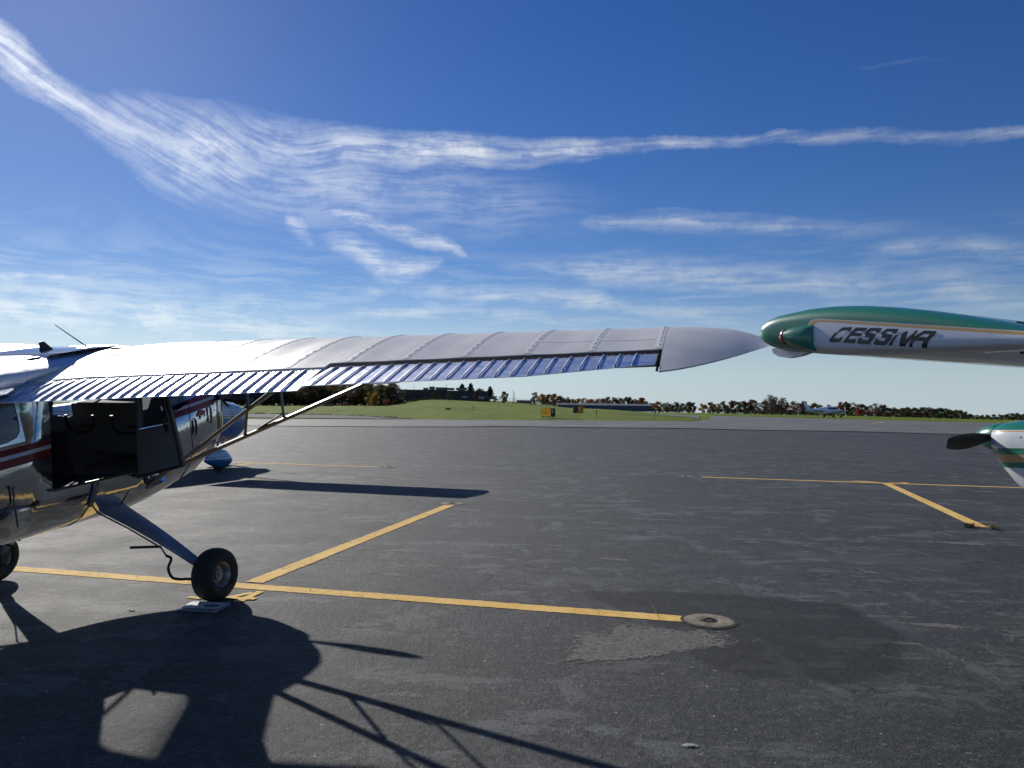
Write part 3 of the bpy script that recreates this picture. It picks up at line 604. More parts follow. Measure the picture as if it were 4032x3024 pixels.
    for sx in (-1, 1):     # window surround with rounded corners
        for (i, y0, y1) in ((4, -1.75, -1.05),):
            A, B, Cc, D = (rings[4][7 if sx > 0 else 17], rings[5][7 if sx > 0 else 17], rings[5][8 if sx > 0 else 16], rings[4][8 if sx > 0 else 16])
            out = []; inn = []
            for k in range(32):
                a = 2 * math.pi * k / 32; cu, cv = math.cos(a), math.sin(a); q = max(abs(cu), abs(cv)); u, v = cu / q, cv / q
                e = (abs(cu) ** 5 + abs(cv) ** 5) ** .2; ui, vi = cu / e * .95, cv / e * .93
                P = lambda u, v: (A.lerp(B, u * .5 + .5)).lerp(D.lerp(Cc, u * .5 + .5), v * .5 + .5) + Vector((sx * .004, 0, 0))
                out.append(P(u, v)); inn.append(P(ui, vi))
            m = MB(); m.loft([out, inn]); part(m, 'window_frame', M_ALU)
    # A-pillar tubes across the windscreen
    for sx in (-1, 1):
        m = MB(); m.tube([(sx * .50, .42, 1.99), (sx * .47, .60, 1.84), (sx * .45, .78, 1.69)], .016, 6); part(m, 'windscreen_post', M_ALU)
    # ---- cabin fittings
    m = MB(); m.box((0, -.12, 1.02), (.84, 1.6, .03)); part(m, 'cabin_floor', M_INT)
    m = MB(); m.box((0, .48, 1.40), (1.02, .05, .46)); m.box((0, .58, 1.625), (.92, .22, .03)); part(m, 'instrument_panel', M_INT)
    m = MB(); m.box((0, .74, 1.32), (.8, .03, .5)); part(m, 'firewall', M_INT)
    for sx in (-.25, .25):
        m = MB(); m.box((sx, -.25, 1.07), (.42, .46, .08)); hb = .52 if sx < 0 else .36; m.box((sx, -.52, 1.24 + hb / 2), (.42, .10, hb), rot=Matrix.Rotation(R(8), 3, 'X')); o = part(m, 'front_seat', M_SEAT); bv = o.modifiers.new('b', 'BEVEL'); bv.width = .03; bv.segments = 2
    m = MB(); m.box((0, -1.05, 1.25), (.94, .42, .14)); m.box((0, -1.30, 1.55), (.94, .12, .56), rot=Matrix.Rotation(R(12), 3, 'X')); o = part(m, 'rear_seat', M_SEAT); bv = o.modifiers.new('b', 'BEVEL'); bv.width = .03
    m = MB(); m.box((0, -1.80, 1.55), (.9, .03, .98)); part(m, 'rear_bulkhead', M_INT)
    for sx in (-1, 1):
        m = MB(); m.tube([(sx * .25, .46, 1.42), (sx * .25, .28, 1.46)], .012, 6); m.tube([(sx * .25 - .15, .27, 1.56), (sx * .25 - .15, .27, 1.46), (sx * .25 - .08, .27, 1.40), (sx * .25 + .08, .27, 1.40), (sx * .25 + .15, .27, 1.46), (sx * .25 + .15, .27, 1.56)], .014, 6); part(m, 'control_yoke', M_DARK)
    # door sill, step plate, hinge fairing
    m = MB(); m.tube([rings[6][5] + Vector((.01, 0, 0)), rings[7][5] + Vector((.01, .06, 0))], .012, 6); part(m, 'door_sill', M_STRUT)
    m = MB(); o = .006; m.loft([[Vector((x + o, -.46 + d, z)) for d in (-.028, .028)] for x, z in ((.556, 1.17), (.535, 1.10), (.492, 1.01), (.455, .95))], False); sp = part(m, 'step_plate', M_LEG); md = sp.modifiers.new('s', 'SOLIDIFY'); md.thickness = .008
    m = MB(); m.tube([(.556, -1.21, 1.33), (.556, -1.21, 1.05)], .007, 5); m.tube([(.556, -1.21, 1.34), (.575, -1.21, 1.34)], .012, 6); part(m, 'hinge_pin', M_STRUT)
    # ---- open starboard door, plane-level coordinates
    Hb, Ht = Vector((.555, -.21, 1.06)), Vector((.535, -.28, 1.97)); Fb, Ft = Vector((1.18, -.45, 1.19)), Vector((1.10, -.66, 1.98))
    def dp(u, v, o=0.0): return Hb.lerp(Fb, u).lerp(Ht.lerp(Ft, u), v) + Vector((.26, .96, 0)).normalized() * o
    U = [0, .10, .90, 1.0]; V = [0, .02, .44, .965, 1.0]; m = MB()
    for o in (0.0, .035):
        vs = [dp(u, v, o) for u in U for v in V]; fs = [(i * 5 + j, i * 5 + j + 1, i * 5 + j + 6, i * 5 + j + 5) for i in range(3) for j in range(4) if not (i == 1 and j == 2)]; m.add(vs, fs, 0 if o else 1)
    for (a, b) in (((0, 0), (1, 0)), ((1, 0), (1, 1)), ((1, 1), (0, 1)), ((0, 1), (0, 0)), ((.1, .44), (.9, .44)), ((.9, .44), (.9, .965)), ((.9, .965), (.1, .965)), ((.1, .965), (.1, .44))):
        m.add([dp(*a, 0), dp(*b, 0), dp(*b, .035), dp(*a, .035)], [(0, 1, 2, 3)], 1)
    door = m.build('cabin_door', [M_ALU, M_INT], root, angle=30)
    m = MB(); m.add([dp(.1, .44, .02), dp(.9, .44, .02), dp(.9, .965, .02), dp(.1, .965, .02)], [(0, 1, 2, 3)]); m.build('window', M_GLASS, door, smooth=False)
    m = MB(); m.tube([dp(.0, 0, -.004), dp(1, 0, -.004), dp(1, 1, -.004), dp(0, 1, -.004)], .016, 6); m.build('door_seal', M_DARK, door)
    m = MB(); m.tube([dp(.12, .44, .0), dp(.9, .44, .0)], .010, 6); m.tube([dp(.82, .58, -.01), dp(.84, .62, -.02)], .009, 5); m.build('window_rail', M_RIVET, door)
    m = MB(); m.tube([dp(.86, .36, -.02), dp(.88, .44, -.03), dp(.90, .50, -.02)], .012, 6); m.build('door_handle', M_STRUT, door)
    # ---- wings
    W = Wing(); W.cuff = .16
    RIB = [.5 + .411 * k for k in range(12)]
    for sx in (1, -1):
        S = lambda x, t, up, **k: (lambda v: Vector((v.x * sx, v.y, v.z)))(W.pt(x, t, up, **k))
        def sagz(x, t):
            a = (x - RIB[0]) / .411; fr_ = a - math.floor(a); return -.007 * math.sin(math.pi * fr_) ** 2 * math.sin(math.pi * min(max((t - .06) / .80, 0), 1))
        def cut(x): return .80 if x < 2.85 else .755
        def section(x, tmax, c=None, yl=None, ths=1.0, dz=0.0, sag=True):
            ts = [t * tmax / .74 for t in TS]; k = dict(c=c, yl=yl, ths=ths, dz=dz)
            up = []
            for t in reversed(ts):
                p = S(x, t, True, **k)
                if sag: p.z += sagz(x, t)
                up.append(p)
            return up + [S(x, t, False, **k) for t in ts[1:]]
        xs = [.44] + [.5 + (.411 / 8) * k for k in range(0, 47)]; xs = [x for x in xs if x < 2.83] + [2.84]
        m = MB(); m.loft([section(x, .80) for x in xs], True, True, True); 
        xs2 = [2.842] + [.5 + (.411 / 8) * k for k in range(44, 95) if 2.85 < .5 + (.411 / 8) * k < 5.04] + [5.045]
        m.loft([section(x, .755) for x in xs2], True, False, True)
        # rounded tip: leading edge sweeps back, trailing edge runs forward in a long curve
        tip = []
        for k in range(17):
            q = math.sin(k / 16 * math.pi / 2); x = 5.047 + .68 * q
            le = W.yle - .50 * (1 - math.sqrt(max(0, 1 - q ** 3.2))); te = (W.yle - W.c) + 1.02 * q ** 1.45
            c = max(le - te, .10); ths = max(.10, (1 - q ** 7) ** .5) * min(1, .55 + .45 * c / 1.2); tip.append(section(x, .985, c=c, yl=le, ths=ths, dz=.03 * q * q, sag=False))
        m.loft(tip, True, True, True)
        wing = part(m, 'wing', M_FAB, angle=42)
        m = MB(); XB = [(0, .95), (.3, .90), (.45, .72), (.6, .46), (.75, .26), (.8, .2)]
        m.loft([[S(lerp(.44 if t < .05 else (.2 if t < .08 else .0), interp(XB, t), k / 10), t, True) + Vector((0, 0, .006 if k < 10 else .001)) for k in range(11)] for t in [.0, .01, .03, .06, .1, .16, .22, .3, .38, .46, .54, .62, .7, .78]], False); m.build('root_fairing', M_FAB, wing, angle=60)  # metal fairing in the pale fabric colour, standing in for its bright reflection
        # dark hinge gap in front of the aileron and at its ends
        m = MB(); L = [S(x, .757, True) + Vector((0, -.003, -.006)) for x in (2.86, 5.03)]; L2 = [S(x, .785, True) + Vector((0, 0, -.012)) for x in (2.86, 5.03)]
        m.add([L[0], L[1], L2[1], L2[0]], [(0, 1, 2, 3)]); a = S(5.028, .757, True); b = S(5.028, .985, True); m.add([a, b, b + Vector((sx * .014, 0, -.004)), a + Vector((sx * .014, 0, -.004))], [(0, 1, 2, 3)])
        m.build('aileron_gap', M_GAP, wing, smooth=False)
        m = MB()
        # fabric rib tapes with stitch bumps
        for x in RIB[1:]:
            tm = cut(x) - .01; ts = [.03 + (tm - .03) * k / 26 for k in range(27)]; rows = []
            tmp = MB(); wd = .024
            Z = lambda xx, t, o: S(xx, t, True) + Vector((0, 0, o + sagz(xx, t))); rows = [[Z(x - wd, t, .0006), Z(x - wd * .5, t, .002), Z(x + wd * .5, t, .002), Z(x + wd, t, .0006)] for t in ts]
            tmp.loft(rows, False)
            t = .07
            while t < tm - .05:
                c0 = S(x, t, True); c1 = S(x, t + .017, True); e = Vector((sx * .008, 0, 0)); up = Vector((0, 0, .0042))
                tmp.add([c0 - e, c0 + e, c1 + e, c1 - e, c0 - e * .6 + up, c0 + e * .6 + up, c1 + e * .6 + up, c1 - e * .6 + up], [(0, 1, 5, 4), (1, 2, 6, 5), (2, 3, 7, 6), (3, 0, 4, 7), (4, 5, 6, 7)])
                t += .034 if t < .5 else .06
            tmp.build('rib_tape', M_TAPE, wing, angle=25)
        for (x0, t0, x1, t1, wd) in ((3.02, .60, 3.28, .745, .012), (4.2, .57, 4.98, .60, .020)):
            m = MB()
            zz = lambda x, t: S(x, t, True) + Vector((0, 0, .0012 + sagz(x, t)))
            m.loft([[zz(lerp(x0, x1, k / 14), lerp(t0, t1, k / 14) - wd / 2), zz(lerp(x0, x1, k / 14), lerp(t0, t1, k / 14) + wd / 2)] for k in range(15)], False); m.build('tape_seam', M_TAPE, wing)
        # ---- corrugated flap and aileron, each bead a piece of its own
        def surface(name, x0, x1, t0, t1, zoff, droop, pitch, taper=None):
            def Q(x, v, up, o=0.0):
                t1x = t1 if not taper else taper(x)
                a = S(x, t0, True) + Vector((0, 0, zoff)); e = S(x, t1x, True) + Vector((0, 0, zoff * .3 - droop)); p = a.lerp(e, v)
                nrm = Vector((0, (a.z - e.z), -(e.y - a.y))).normalized(); th = lerp(.05, .004, v) if not up else 0; bulge = math.sin(math.pi * v) * .006 if up else 0
                return p + nrm * (o + bulge - th)
            m = MB(); nx = max(20, int((x1 - x0) / .05)); xsr = [lerp(x0, x1, k / nx) for k in range(nx + 1)]; vv = [0, .12, .3, .5, .7, .88, 1.0]
            m.loft([[Q(x, v, True) for v in vv] + [Q(x, v, False) for v in reversed(vv)] for x in xsr], True, True, True)
            o = part(m, name, M_CORR, angle=30)
            x = x0 + pitch * .6; first = None; k = 0
            while x < x1 - .03:
                b = MB(); rr = .0085; rings_ = []
                for v in (.045, .10, .3, .5, .7, .90, .985):
                    c = Q(x, v, True); nr = (Q(x, v, True, 1.0) - c); hgt = rr * 1.5 * (0.25 if v < .05 or v > .98 else 1)
                    rings_.append([c + Vector((sx * rr, 0, 0)) * 1.1 - nr * .003, c + Vector((sx * rr * .75, 0, 0)) + nr * hgt * .75, c + nr * hgt, c - Vector((sx * rr * .75, 0, 0)) + nr * hgt * .75, c - Vector((sx * rr, 0, 0)) * 1.1 - nr * .003])
                b.loft(rings_, True, True, True); b.build('bead', M_BEAD, o, angle=50); x += pitch; k += 1
            m = MB(); x = x0 + pitch * .6
            while x < x1 - .05:
                for dx in (.016, pitch * .5):
                    c = Q(x + dx, .05, True, .002); m.box(c, (.007, .007, .005))
                x += pitch
            tag(m.build('rivet_row', M_RIVET, o, smooth=False), kind='stuff'); return o
        surface('flap', .42, 2.83, .805, 1.0, -.010, .012, .0935)
        surface('aileron', 2.87, 5.02, .775, 1.0, -.016, -.018, .0985, taper=lambda x: 1.0 if x < 4.30 else 1.0 - .06 * ((x - 4.30) / .75))
        # ---- lift struts (V), jury struts
    def streamline(m, a, b, w, th, mi=0):
        a, b = Vector(a), Vector(b); d = (b - a).normalized(); fwd = Vector((0, 1, 0)); fwd = (fwd - d * fwd.dot(d)).normalized(); up = d.cross(fwd); sec = [(-.5, 0), (-.3, .32), (0, .5), (.3, .42), (.5, 0), (.3, -.42), (0, -.5), (-.3, -.32)]
        m.loft([[p + fwd * (u * w) + up * (v * th) for u, v in sec] for p in (a, b)], True, True, True, mi)
    for sx in (1, -1):
        A = (.50 * sx, .05, 1.04); F1 = (2.75 * sx, .11, 1.985); B1 = (2.15 * sx, -.29, 2.0)
        m = MB(); streamline(m, A, F1, .078, .036); m.build('wing_strut', M_STRUT, root, angle=50)
        m = MB(); streamline(m, (.5 * sx, .0, .97), B1, .066, .030); m.build('wing_strut', M_STRUT, root, angle=50)
        m = MB(); m.tube([(.44 * sx, .03, .98), (.60 * sx, .04, 1.05)], [.055, .045], 10, flat=1.4); m.build('strut_fairing', M_ALU, root)
        fa = lambda q: Vector(A).lerp(Vector(F1), q); ra = lambda q: Vector((.5 * sx, .0, .97)).lerp(Vector(B1), q)
        for (p, q) in ((fa(.40), ra(.66)), (ra(.66), Vector((1.60 * sx, -.22, 2.0))), (fa(.565), Vector((1.74 * sx, .02, 2.0))), (fa(.415), fa(.56) + Vector((0, -.03, .045)))):
            m = MB(); streamline(m, p, q, .034, .018); m.build('jury_strut', M_STRUT, root, angle=50)
    # ---- landing gear: flat spring leg, brake line, step peg, wheel
    for sx in (1, -1):
        top = Vector((.36 * sx, -.29, .80)); bot = Vector((1.10 * sx, -.01, .27)); m = MB(); rg = []
        for k in range(9):
            a = k / 8; c = top.lerp(bot, a) + Vector((0, 0, .02 * math.sin(math.pi * a))); w = lerp(.27, .085, a); th = .016; d = (bot - top).normalized(); ch = Vector((0, 1, .15)).normalized(); nn = d.cross(ch).normalized()
            rg.append([c + ch * w / 2, c + ch * w * .42 + nn * th, c - ch * w * .42 + nn * th, c - ch * w / 2, c - ch * w * .42 - nn * th, c + ch * w * .42 - nn * th])
        m.loft(rg, True, True, True); m.build('gear_leg', M_LEG, root, angle=50)
        m = MB(); m.tube([top + Vector((0, -.16, -.02)), top + Vector((.05 * sx, -.18, -.03)), top.lerp(bot, .3) + Vector((0, -.12, -.01)), top.lerp(bot, .60) + Vector((0, -.085, -.015)), top.lerp(bot, .66) + Vector((0, -.09, -.05))], .007, 6)
        m.tube(smooth_path([top.lerp(bot, .66) + Vector((0, -.09, -.05)), (.84 * sx, -.12, .36), (.82 * sx, -.13, .28), (.86 * sx, -.13, .205), (.93 * sx, -.12, .19), (1.02 * sx, -.09, .19), (1.08 * sx, -.06, .15)]), .012, 7); m.build('brake_line', M_RUB, root)
        m = MB(); pk = top.lerp(bot, .58) + Vector((-.0 * sx, -.06, -.02)); m.tube([pk, pk + Vector((-.21 * sx, -.12, .0))], .012, 7); m.build('step_peg', M_DARK, root)
        # wheel: slightly toed axle across x
        cx = 1.19 * sx; w = link('wheel', None, root); w.location = (cx, 0, .2255); w.scale = (.92, .92, .92); w.rotation_euler = (0, R(-3 * sx), R(-4 * sx))
        T = [(.105, -.07), (.125, -.094), (.165, -.108), (.205, -.100), (.230, -.075), (.243, -.035), (.2455, 0), (.243, .035), (.230, .075), (.205, .100), (.165, .108), (.125, .094), (.105, .07)]
        m = MB(); m.lathe(T, 40); m.build('tyre', M_RUB, w, angle=60)
        m = MB(); m.lathe([(.02, .05), (.05, .052), (.055, .03), (.085, .028), (.092, .062), (.118, .085), (.124, .078), (.112, .05), (.10, .0), (.112, -.05), (.124, -.078), (.118, -.085), (.092, -.06), (.03, -.05)], 28); m.lathe([(.0, .064), (.022, .062), (.026, .05)], 12); m.build('rim', M_RIM, w, angle=40)
        m = MB(); m.box((-.09 * sx, .0, -.02), (.06, .09, .16)); m.tube([(-.12 * sx, 0, 0), (0, 0, 0)], .025, 8); o = m.build('brake_caliper', M_DARK, w); bv = o.modifiers.new('b', 'BEVEL'); bv.width = .012
    # ---- propeller
    hub = link('propeller', None, root); hub.location = (0, 1.715 * math.cos(PH) - 1.48 * math.sin(PH), 1.715 * math.sin(PH) + 1.48 * math.cos(PH)); hub.rotation_euler = (PH, R(-6), 0)
    for s in (1, -1):
        m = MB(); rg = []
        for k in range(11):
            a = k / 10; x = lerp(.04, .96, a); ch = interp([(0, .07), (.15, .10), (.5, .155), (.8, .13), (.95, .09), (1, .03)], a); tw = R(interp([(0, 55), (.3, 35), (.6, 22), (1, 14)], a)); th = lerp(.035, .008, a)
            u = Vector((0, math.sin(tw) * s, math.cos(tw))) ; v = Vector((0, math.cos(tw), -math.sin(tw) * s)); c = Vector((x * s, 0, 0))
            rg.append([c + u * ch / 2, c + v * th / 2 + u * ch * .2, c - u * ch / 2, c - v * th / 2 + u * ch * .2])
        m.loft(rg, True, True, True); m.build('blade', M_PROP, hub, angle=50)
    m = MB(); m.lathe([(.115, -.03), (.115, .02), (.10, .09), (.07, .15), (.03, .185), (0, .195)], 20, axis='y'); m.build('spinner', M_ALU, hub)
    # ---- tail
    m = MB()
    for sx in (1, -1): m.loft([[Vector((sx * x, y0 - .0, 1.78 + .012)), Vector((sx * x, (y0 + y1) / 2, 1.78 + .03)), Vector((sx * x, y1, 1.785)), Vector((sx * x, (y0 + y1) / 2, 1.75))] for x, y0, y1 in ((.05, -4.35, -5.35), (.8, -4.5, -5.45), (1.35, -4.75, -5.4), (1.55, -4.95, -5.25))], True, True, True)
    part(m, 'tailplane', M_ALU, angle=50)
    m = MB(); m.loft([[Vector((.03 * q, (a + b) / 2, z)), Vector((0, a, z)), Vector((-.03 * q, (a + b) / 2, z)), Vector((0, b, z))] for z, a, b, q in ((1.80, -4.1, -5.5, 1), (2.2, -4.6, -5.6, 1), (2.6, -4.95, -5.6, .8), (2.85, -5.2, -5.5, .4))], True, True, True); part(m, 'tail_fin', M_ALU, angle=50)
    m = MB(); m.tube([(0, -5.1, 1.62), (0, -5.35, 1.42), (0, -5.42, 1.32)], .02, 6); m.lathe([(.02, -.03), (.10, -.03), (.11, 0), (.10, .03), (.02, .03)], 18, c=(0, -5.45, 1.16)); part(m, 'tail_wheel', M_RUB)
    # ---- roof: skylight, antennas, fuel caps, air scoop
    m = MB(); m.loft([[Vector((x, y, z)) for x in (-.36, -.2, 0, .2, .36)] for y, z in ((-.62, 2.18), (-.55, 2.208), (-.1, 2.212), (.12, 2.206), (.20, 2.19))], False); part(m, 'skylight', mat('skylight_glass', (.20, .24, .34), .06, 0, .7))
    m = MB(); m.loft([[Vector((s * q * .008, y, z)) for s, y in ((1, y0), (0, y1), (-1, y0), (0, y0 - .01))] for z, y0, y1, q in ((2.19, -.30, -.14, 1.2), (2.24, -.295, -.20, 1), (2.285, -.295, -.25, .8))], True, False, True); part(m, 'blade_antenna', M_DARK, loc=None)
    m = MB(); m.tube([(.20, .0, 2.2), (.14, -.26, 2.42)], [.006, .003], 6); part(m, 'whip_antenna', M_DARK)
    for sx in (1,):
        p = W.pt(.26, .33, True); m = MB(); m.lathe([(.05, -.01), (.055, .012), (.06, .03), (.058, .045), (.0, .05)], 16, axis='z', c=(p.x * sx, p.y, p.z)); part(m, 'fuel_cap', M_DARK)
        p = W.pt(.50, .30, True); m = MB(); m.box((p.x * sx, p.y, p.z + .008), (.10, .03, .02)); part(m, 'tank_vent', M_DARK)
    m = MB(); m.loft([[Vector((.30 + u * w, y, z0 + v * h)) for u, v in ((-1, 0), (-.7, .8), (0, 1), (.7, .8), (1, 0))] for y, w, z0, h in ((-.86, .01, 2.17, .0), (-.80, .04, 2.17, .02), (-.70, .045, 2.18, .028), (-.62, .04, 2.19, .015))], False, True, True); part(m, 'air_scoop', M_DARK)
    m = MB(); m.add([(.004, .60, .80), (.004, .38, .84), (.004, .42, .62), (-.004, .60, .80), (-.004, .38, .84), (-.004, .42, .62)], [(0, 1, 2), (5, 4, 3), (0, 3, 4, 1), (1, 4, 5, 2), (2, 5, 3, 0)]); part(m, 'belly_antenna', M_DARK, smooth=False)
    return root
PLANE = taildragger()
# clipboard and papers on the ground by the wheel
M_PAPER = mat('paper', (.55, .58, .64), .7)
e = empty('paper_stack', FR(5.575, -4.04), -TH + .12); tag(e, 'white papers and a clipboard lying on the ground by the taildragger wheel', 'papers')
m = MB(); m.box((0, 0, .006), (.34, .24, .006)); m.build('clipboard', mat('clipboard', (.34, .37, .42), .5), e, smooth=False)
for k, (dx, dy, a) in enumerate(((.0, .0, .03), (.015, .01, -.06), (-.01, .012, .09), (.03, -.004, .0))):
    m = MB(); m.grid(lambda u, v: Vector(((u - .5) * .29, (v - .5) * .21, .011 + .0045 * k + .004 * math.sin(u * 4 + k) * math.sin(v * 3))), 6, 4); m.build('paper_sheet', M_PAPER, e, loc=(dx, dy, 0), rot=(0, 0, a))
m = MB(); m.tube([(.04, -.07, .036), (.15, -.03, .036)], .006, 6); m.build('pen', M_DARK, e)
# ------------------------------------------------------------------ tricycle high-wing airplanes
def highwing(name, loc, rz, paint, hubz, tip_paint=None, prop_ang=0.0, pants=None, letter=None, strut_mat=None, cowl=None):
    root = empty(name, loc, rz); full = {}
    def part(m, nm, mats, parent=None, **k): return m.build(nm, mats, parent or root, **k)
    # stations: y, half width, z belly, z top, exponent
    ST = [(-5.7, .05, 1.32, 1.50), (-4.6, .17, 1.14, 1.58), (-3.4, .32, .93, 1.72), (-2.3, .45, .74, 1.92), (-1.3, .54, .62, 2.06), (-.3, .56, .58, 2.10), (.55, .56, .58, 2.10), (.95, .55, .59, 2.02), (1.38, .53, .62, 1.68), (1.7, .51, .66, 1.655), (2.0, .49, .74, 1.635), (2.2, .46, .86, 1.605), (2.33, .41, 1.0, 1.57), (2.42, .33, 1.12, 1.53), (2.455, .22, 1.22, 1.49)]
    if cowl: ST = ST[:8] + cowl
    def ring(y, w, z0, z1, n=28):
        c, h = (z0 + z1) / 2, (z1 - z0) / 2; out = []
        for k in range(n):
            a = 2 * math.pi * (k + .5) / n - math.pi / 2; e = 2 / 3.2; cx, sz = math.cos(a), math.sin(a)
            out.append(Vector((w * math.copysign(abs(cx) ** e, cx), y, c + h * math.copysign(abs(sz) ** e, sz))))
        return out
    m = MB(); m.loft([ring(*s) for s in ST], True, True, True); fus = part(m, 'fuselage', paint, angle=50)
    # glazing laid 3 mm proud of the skin
    def quad(pts, nm): m = MB(); m.add(pts, [tuple(range(len(pts)))]); return part(m, nm, M_DGLASS, smooth=False)
    for sx in (1, -1):
        quad([(sx * .560, .60, 1.50), (sx * .566, -.30, 1.50), (sx * .556, -.30, 1.93), (sx * .556, .50, 1.93)], 'door_window'); quad([(sx * .566, -.38, 1.50), (sx * .546, -1.2, 1.52), (sx * .53, -1.1, 1.88), (sx * .556, -.38, 1.92)], 'side_window')
        m = MB(); m.tube([(sx * .575, .66, .72), (sx * .575, -.34, .72), (sx * .575, -.34, 1.95)], .004, 5); part(m, 'door_seam', M_DARK)
    m = MB(); m.loft([[Vector((x, .965, 2.015 - abs(x) ** 3 * .35)) for x in (-.5, -.3, 0, .3, .5)], [Vector((x, 1.20, 1.86 - abs(x) ** 3 * .3)) for x in (-.52, -.3, 0, .3, .52)], [Vector((x, 1.405, 1.69 - abs(x) ** 3 * .25)) for x in (-.53, -.3, 0, .3, .53)]], False); part(m, 'windscreen', M_DGLASS)
    # cowl: panel seam, air intakes, exhaust
    m = MB(); rg = ring(*[lerp(a, b, .5) for a, b in zip(ST[8], ST[9])]); m.tube([p * 1.0 + (p - Vector((0, p.y, 1.2))).normalized() * .002 for p in rg] , .004, 5); part(m, 'cowl_seam', M_DARK)
    for sx in (1, -1):
        m = MB(); yf = ST[-2][0] + .01; m.lathe([(.08, -.03), (.085, .03), (.07, .035), (.065, -.03)], 14, axis='y', c=(sx * .2, yf, hubz + .06)); m.add([(sx * .2 + .075 * math.cos(i * .45), yf + .02, hubz + .06 + .075 * math.sin(i * .45)) for i in range(14)], [tuple(range(14))], 1); part(m, 'air_intake', [paint, M_BLACK])
        for k in range(3):
            m = MB(); y = 1.62 + k * .24; w = interp([(s[0], s[1]) for s in ST], y); m.lathe([(.011, -.004), (.010, .005), (0, .008)], 8, c=(sx * w, y, hubz + .02 - .07 * (k % 2)), axis='x'); part(m, 'cowl_fastener', M_RIVET)
    m = MB(); m.tube([(.12, 1.75, .78), (.12, 1.68, .52)], .035, 10); part(m, 'exhaust_pipe', M_STEEL)
    # propeller
    yh = ST[-1][0] + .045; hub = link('propeller', None, root); hub.location = (0, yh, hubz); hub.rotation_euler = (0, prop_ang, 0)
    for s in (1, -1):
        m = MB(); rg = []
        for k in range(13):
            a = k / 12; x = lerp(.05, .98, a); ch = interp([(0, .075), (.12, .09), (.3, .15), (.55, .185), (.75, .175), (.9, .145), (1, .105)], a); tw = R(interp([(0, 58), (.3, 38), (.6, 24), (1, 15)], a)); th = lerp(.045, .009, a)
            u = Vector((0, math.sin(tw) * s, math.cos(tw))); v = Vector((0, math.cos(tw), -math.sin(tw) * s)); c = Vector((x * s, 0, 0))
            rg.append([c + u * ch / 2, c + v * th / 2 + u * ch * .2, c + v * th / 3 - u * ch * .2, c - u * ch / 2, c - v * th / 3 - u * ch * .2, c - v * th / 2 + u * ch * .2])
        m.loft(rg, True, True, True); part(m, 'blade', M_PROP, hub, angle=50)
    m = MB(); m.lathe([(.15, -.05), (.155, .0), (.14, .08), (.11, .16), (.06, .24), (.02, .275), (0, .28)], 22, axis='y'); part(m, 'spinner', mat('spinner_green', GREEN, .3, 0, .5, coat=.5) if letter else M_WHITE, hub)
    # wings with bull-nosed tips
    W = Wing(c=1.62, yle=.95, zle=2.106 if letter else 2.24, inc0=4.8 if letter else 3.2, inc1=5.8 if letter else 1.2, dih=.0 if letter else 1.6, x0=.4, x1=5.3, th=.152 if letter else .138, cam=.024); W.blunt = bool(letter)
    full['W'] = W
    TT = [t / .74 for t in TS]
    for sx in (1, -1):
        def sec(x, c=None, yl=None, ths=1.0, dz=0.0):
            f = lambda t, up: (lambda v: Vector((v.x * sx, v.y, v.z)))(W.pt(x, t, up, c=c, yl=yl, ths=ths, dz=dz))
            return [f(t, True) for t in reversed(TT)] + [f(t, False) for t in TT[1:]]
        m = MB(); m.loft([sec(lerp(.4, 5.22 + (0 if letter else .5), k / 8)) for k in range(9)], True, True, False); wing = part(m, 'wing', tip_paint or paint, angle=40)
        rows = []
        for k in range(13):
            a = k / 12 * math.pi / 2; e = math.sin(a); q = max(math.cos(a), .0) ** .30; x = 5.221 + (0 if letter else .5) + .155 * e
            yl = .95 - .09 * (1 - math.cos(a)) ** 2.0; c = 1.62 - .09 * (1 - math.cos(a)) ** 2.0 - .06 * (1 - math.cos(a))
            rows.append(sec(x, c=c, yl=yl, ths=max(q, .04), dz=(.012 if letter else 0) * (1 - q)))
        mt = MB(); mt.loft(rows, True, False, True); tip = part(mt, 'wing_tip', tip_paint or paint, wing, angle=60)
        if sx < 0: full['tip'] = (mt, tip, wing)
        # control surface seams, hinge brackets
        for (x0, x1, nm) in ((.6, 2.6, 'flap_seam'), (2.68, 5.15, 'aileron_seam')):
            m = MB(); m.tube([(lambda v: Vector((v.x * sx, v.y, v.z + .001)))(W.pt(lerp(x0, x1, k / 8), .76, True)) for k in range(9)], .006, 5); m.tube([(lambda v: Vector((v.x * sx, v.y, v.z - .001)))(W.pt(lerp(x0, x1, k / 8), .76, False)) for k in range(9)], .006, 5); part(m, nm, M_DARK, wing)
        for k in range(14):
            x = lerp(2.8, 5.05, k / 13); m = MB(); m.tube([(lambda v: Vector((v.x * sx, v.y, v.z - .002)))(W.pt(x, t, False)) for t in (.79, .88, .97)], [.008, .011, .006], 6); part(m, 'aileron_bead', tip_paint or paint, wing)
        A = Vector((sx * .54, .25, .74)); B = (lambda v: Vector((v.x * sx, v.y, v.z)))(W.pt(2.75, .33, False)); d = (B - A).normalized(); fw = Vector((0, 1, 0)); fw = (fw - d * fw.dot(d)).normalized(); up = d.cross(fw)
        m = MB(); m.loft([[p + fw * (u * .11) + up * (v * .045) for u, v in ((-.5, 0), (-.3, .32), (0, .5), (.3, .42), (.5, 0), (.3, -.42), (0, -.5), (-.3, -.32))] for p in (A, B)], True, True, True); part(m, 'wing_strut', strut_mat or paint, angle=50)
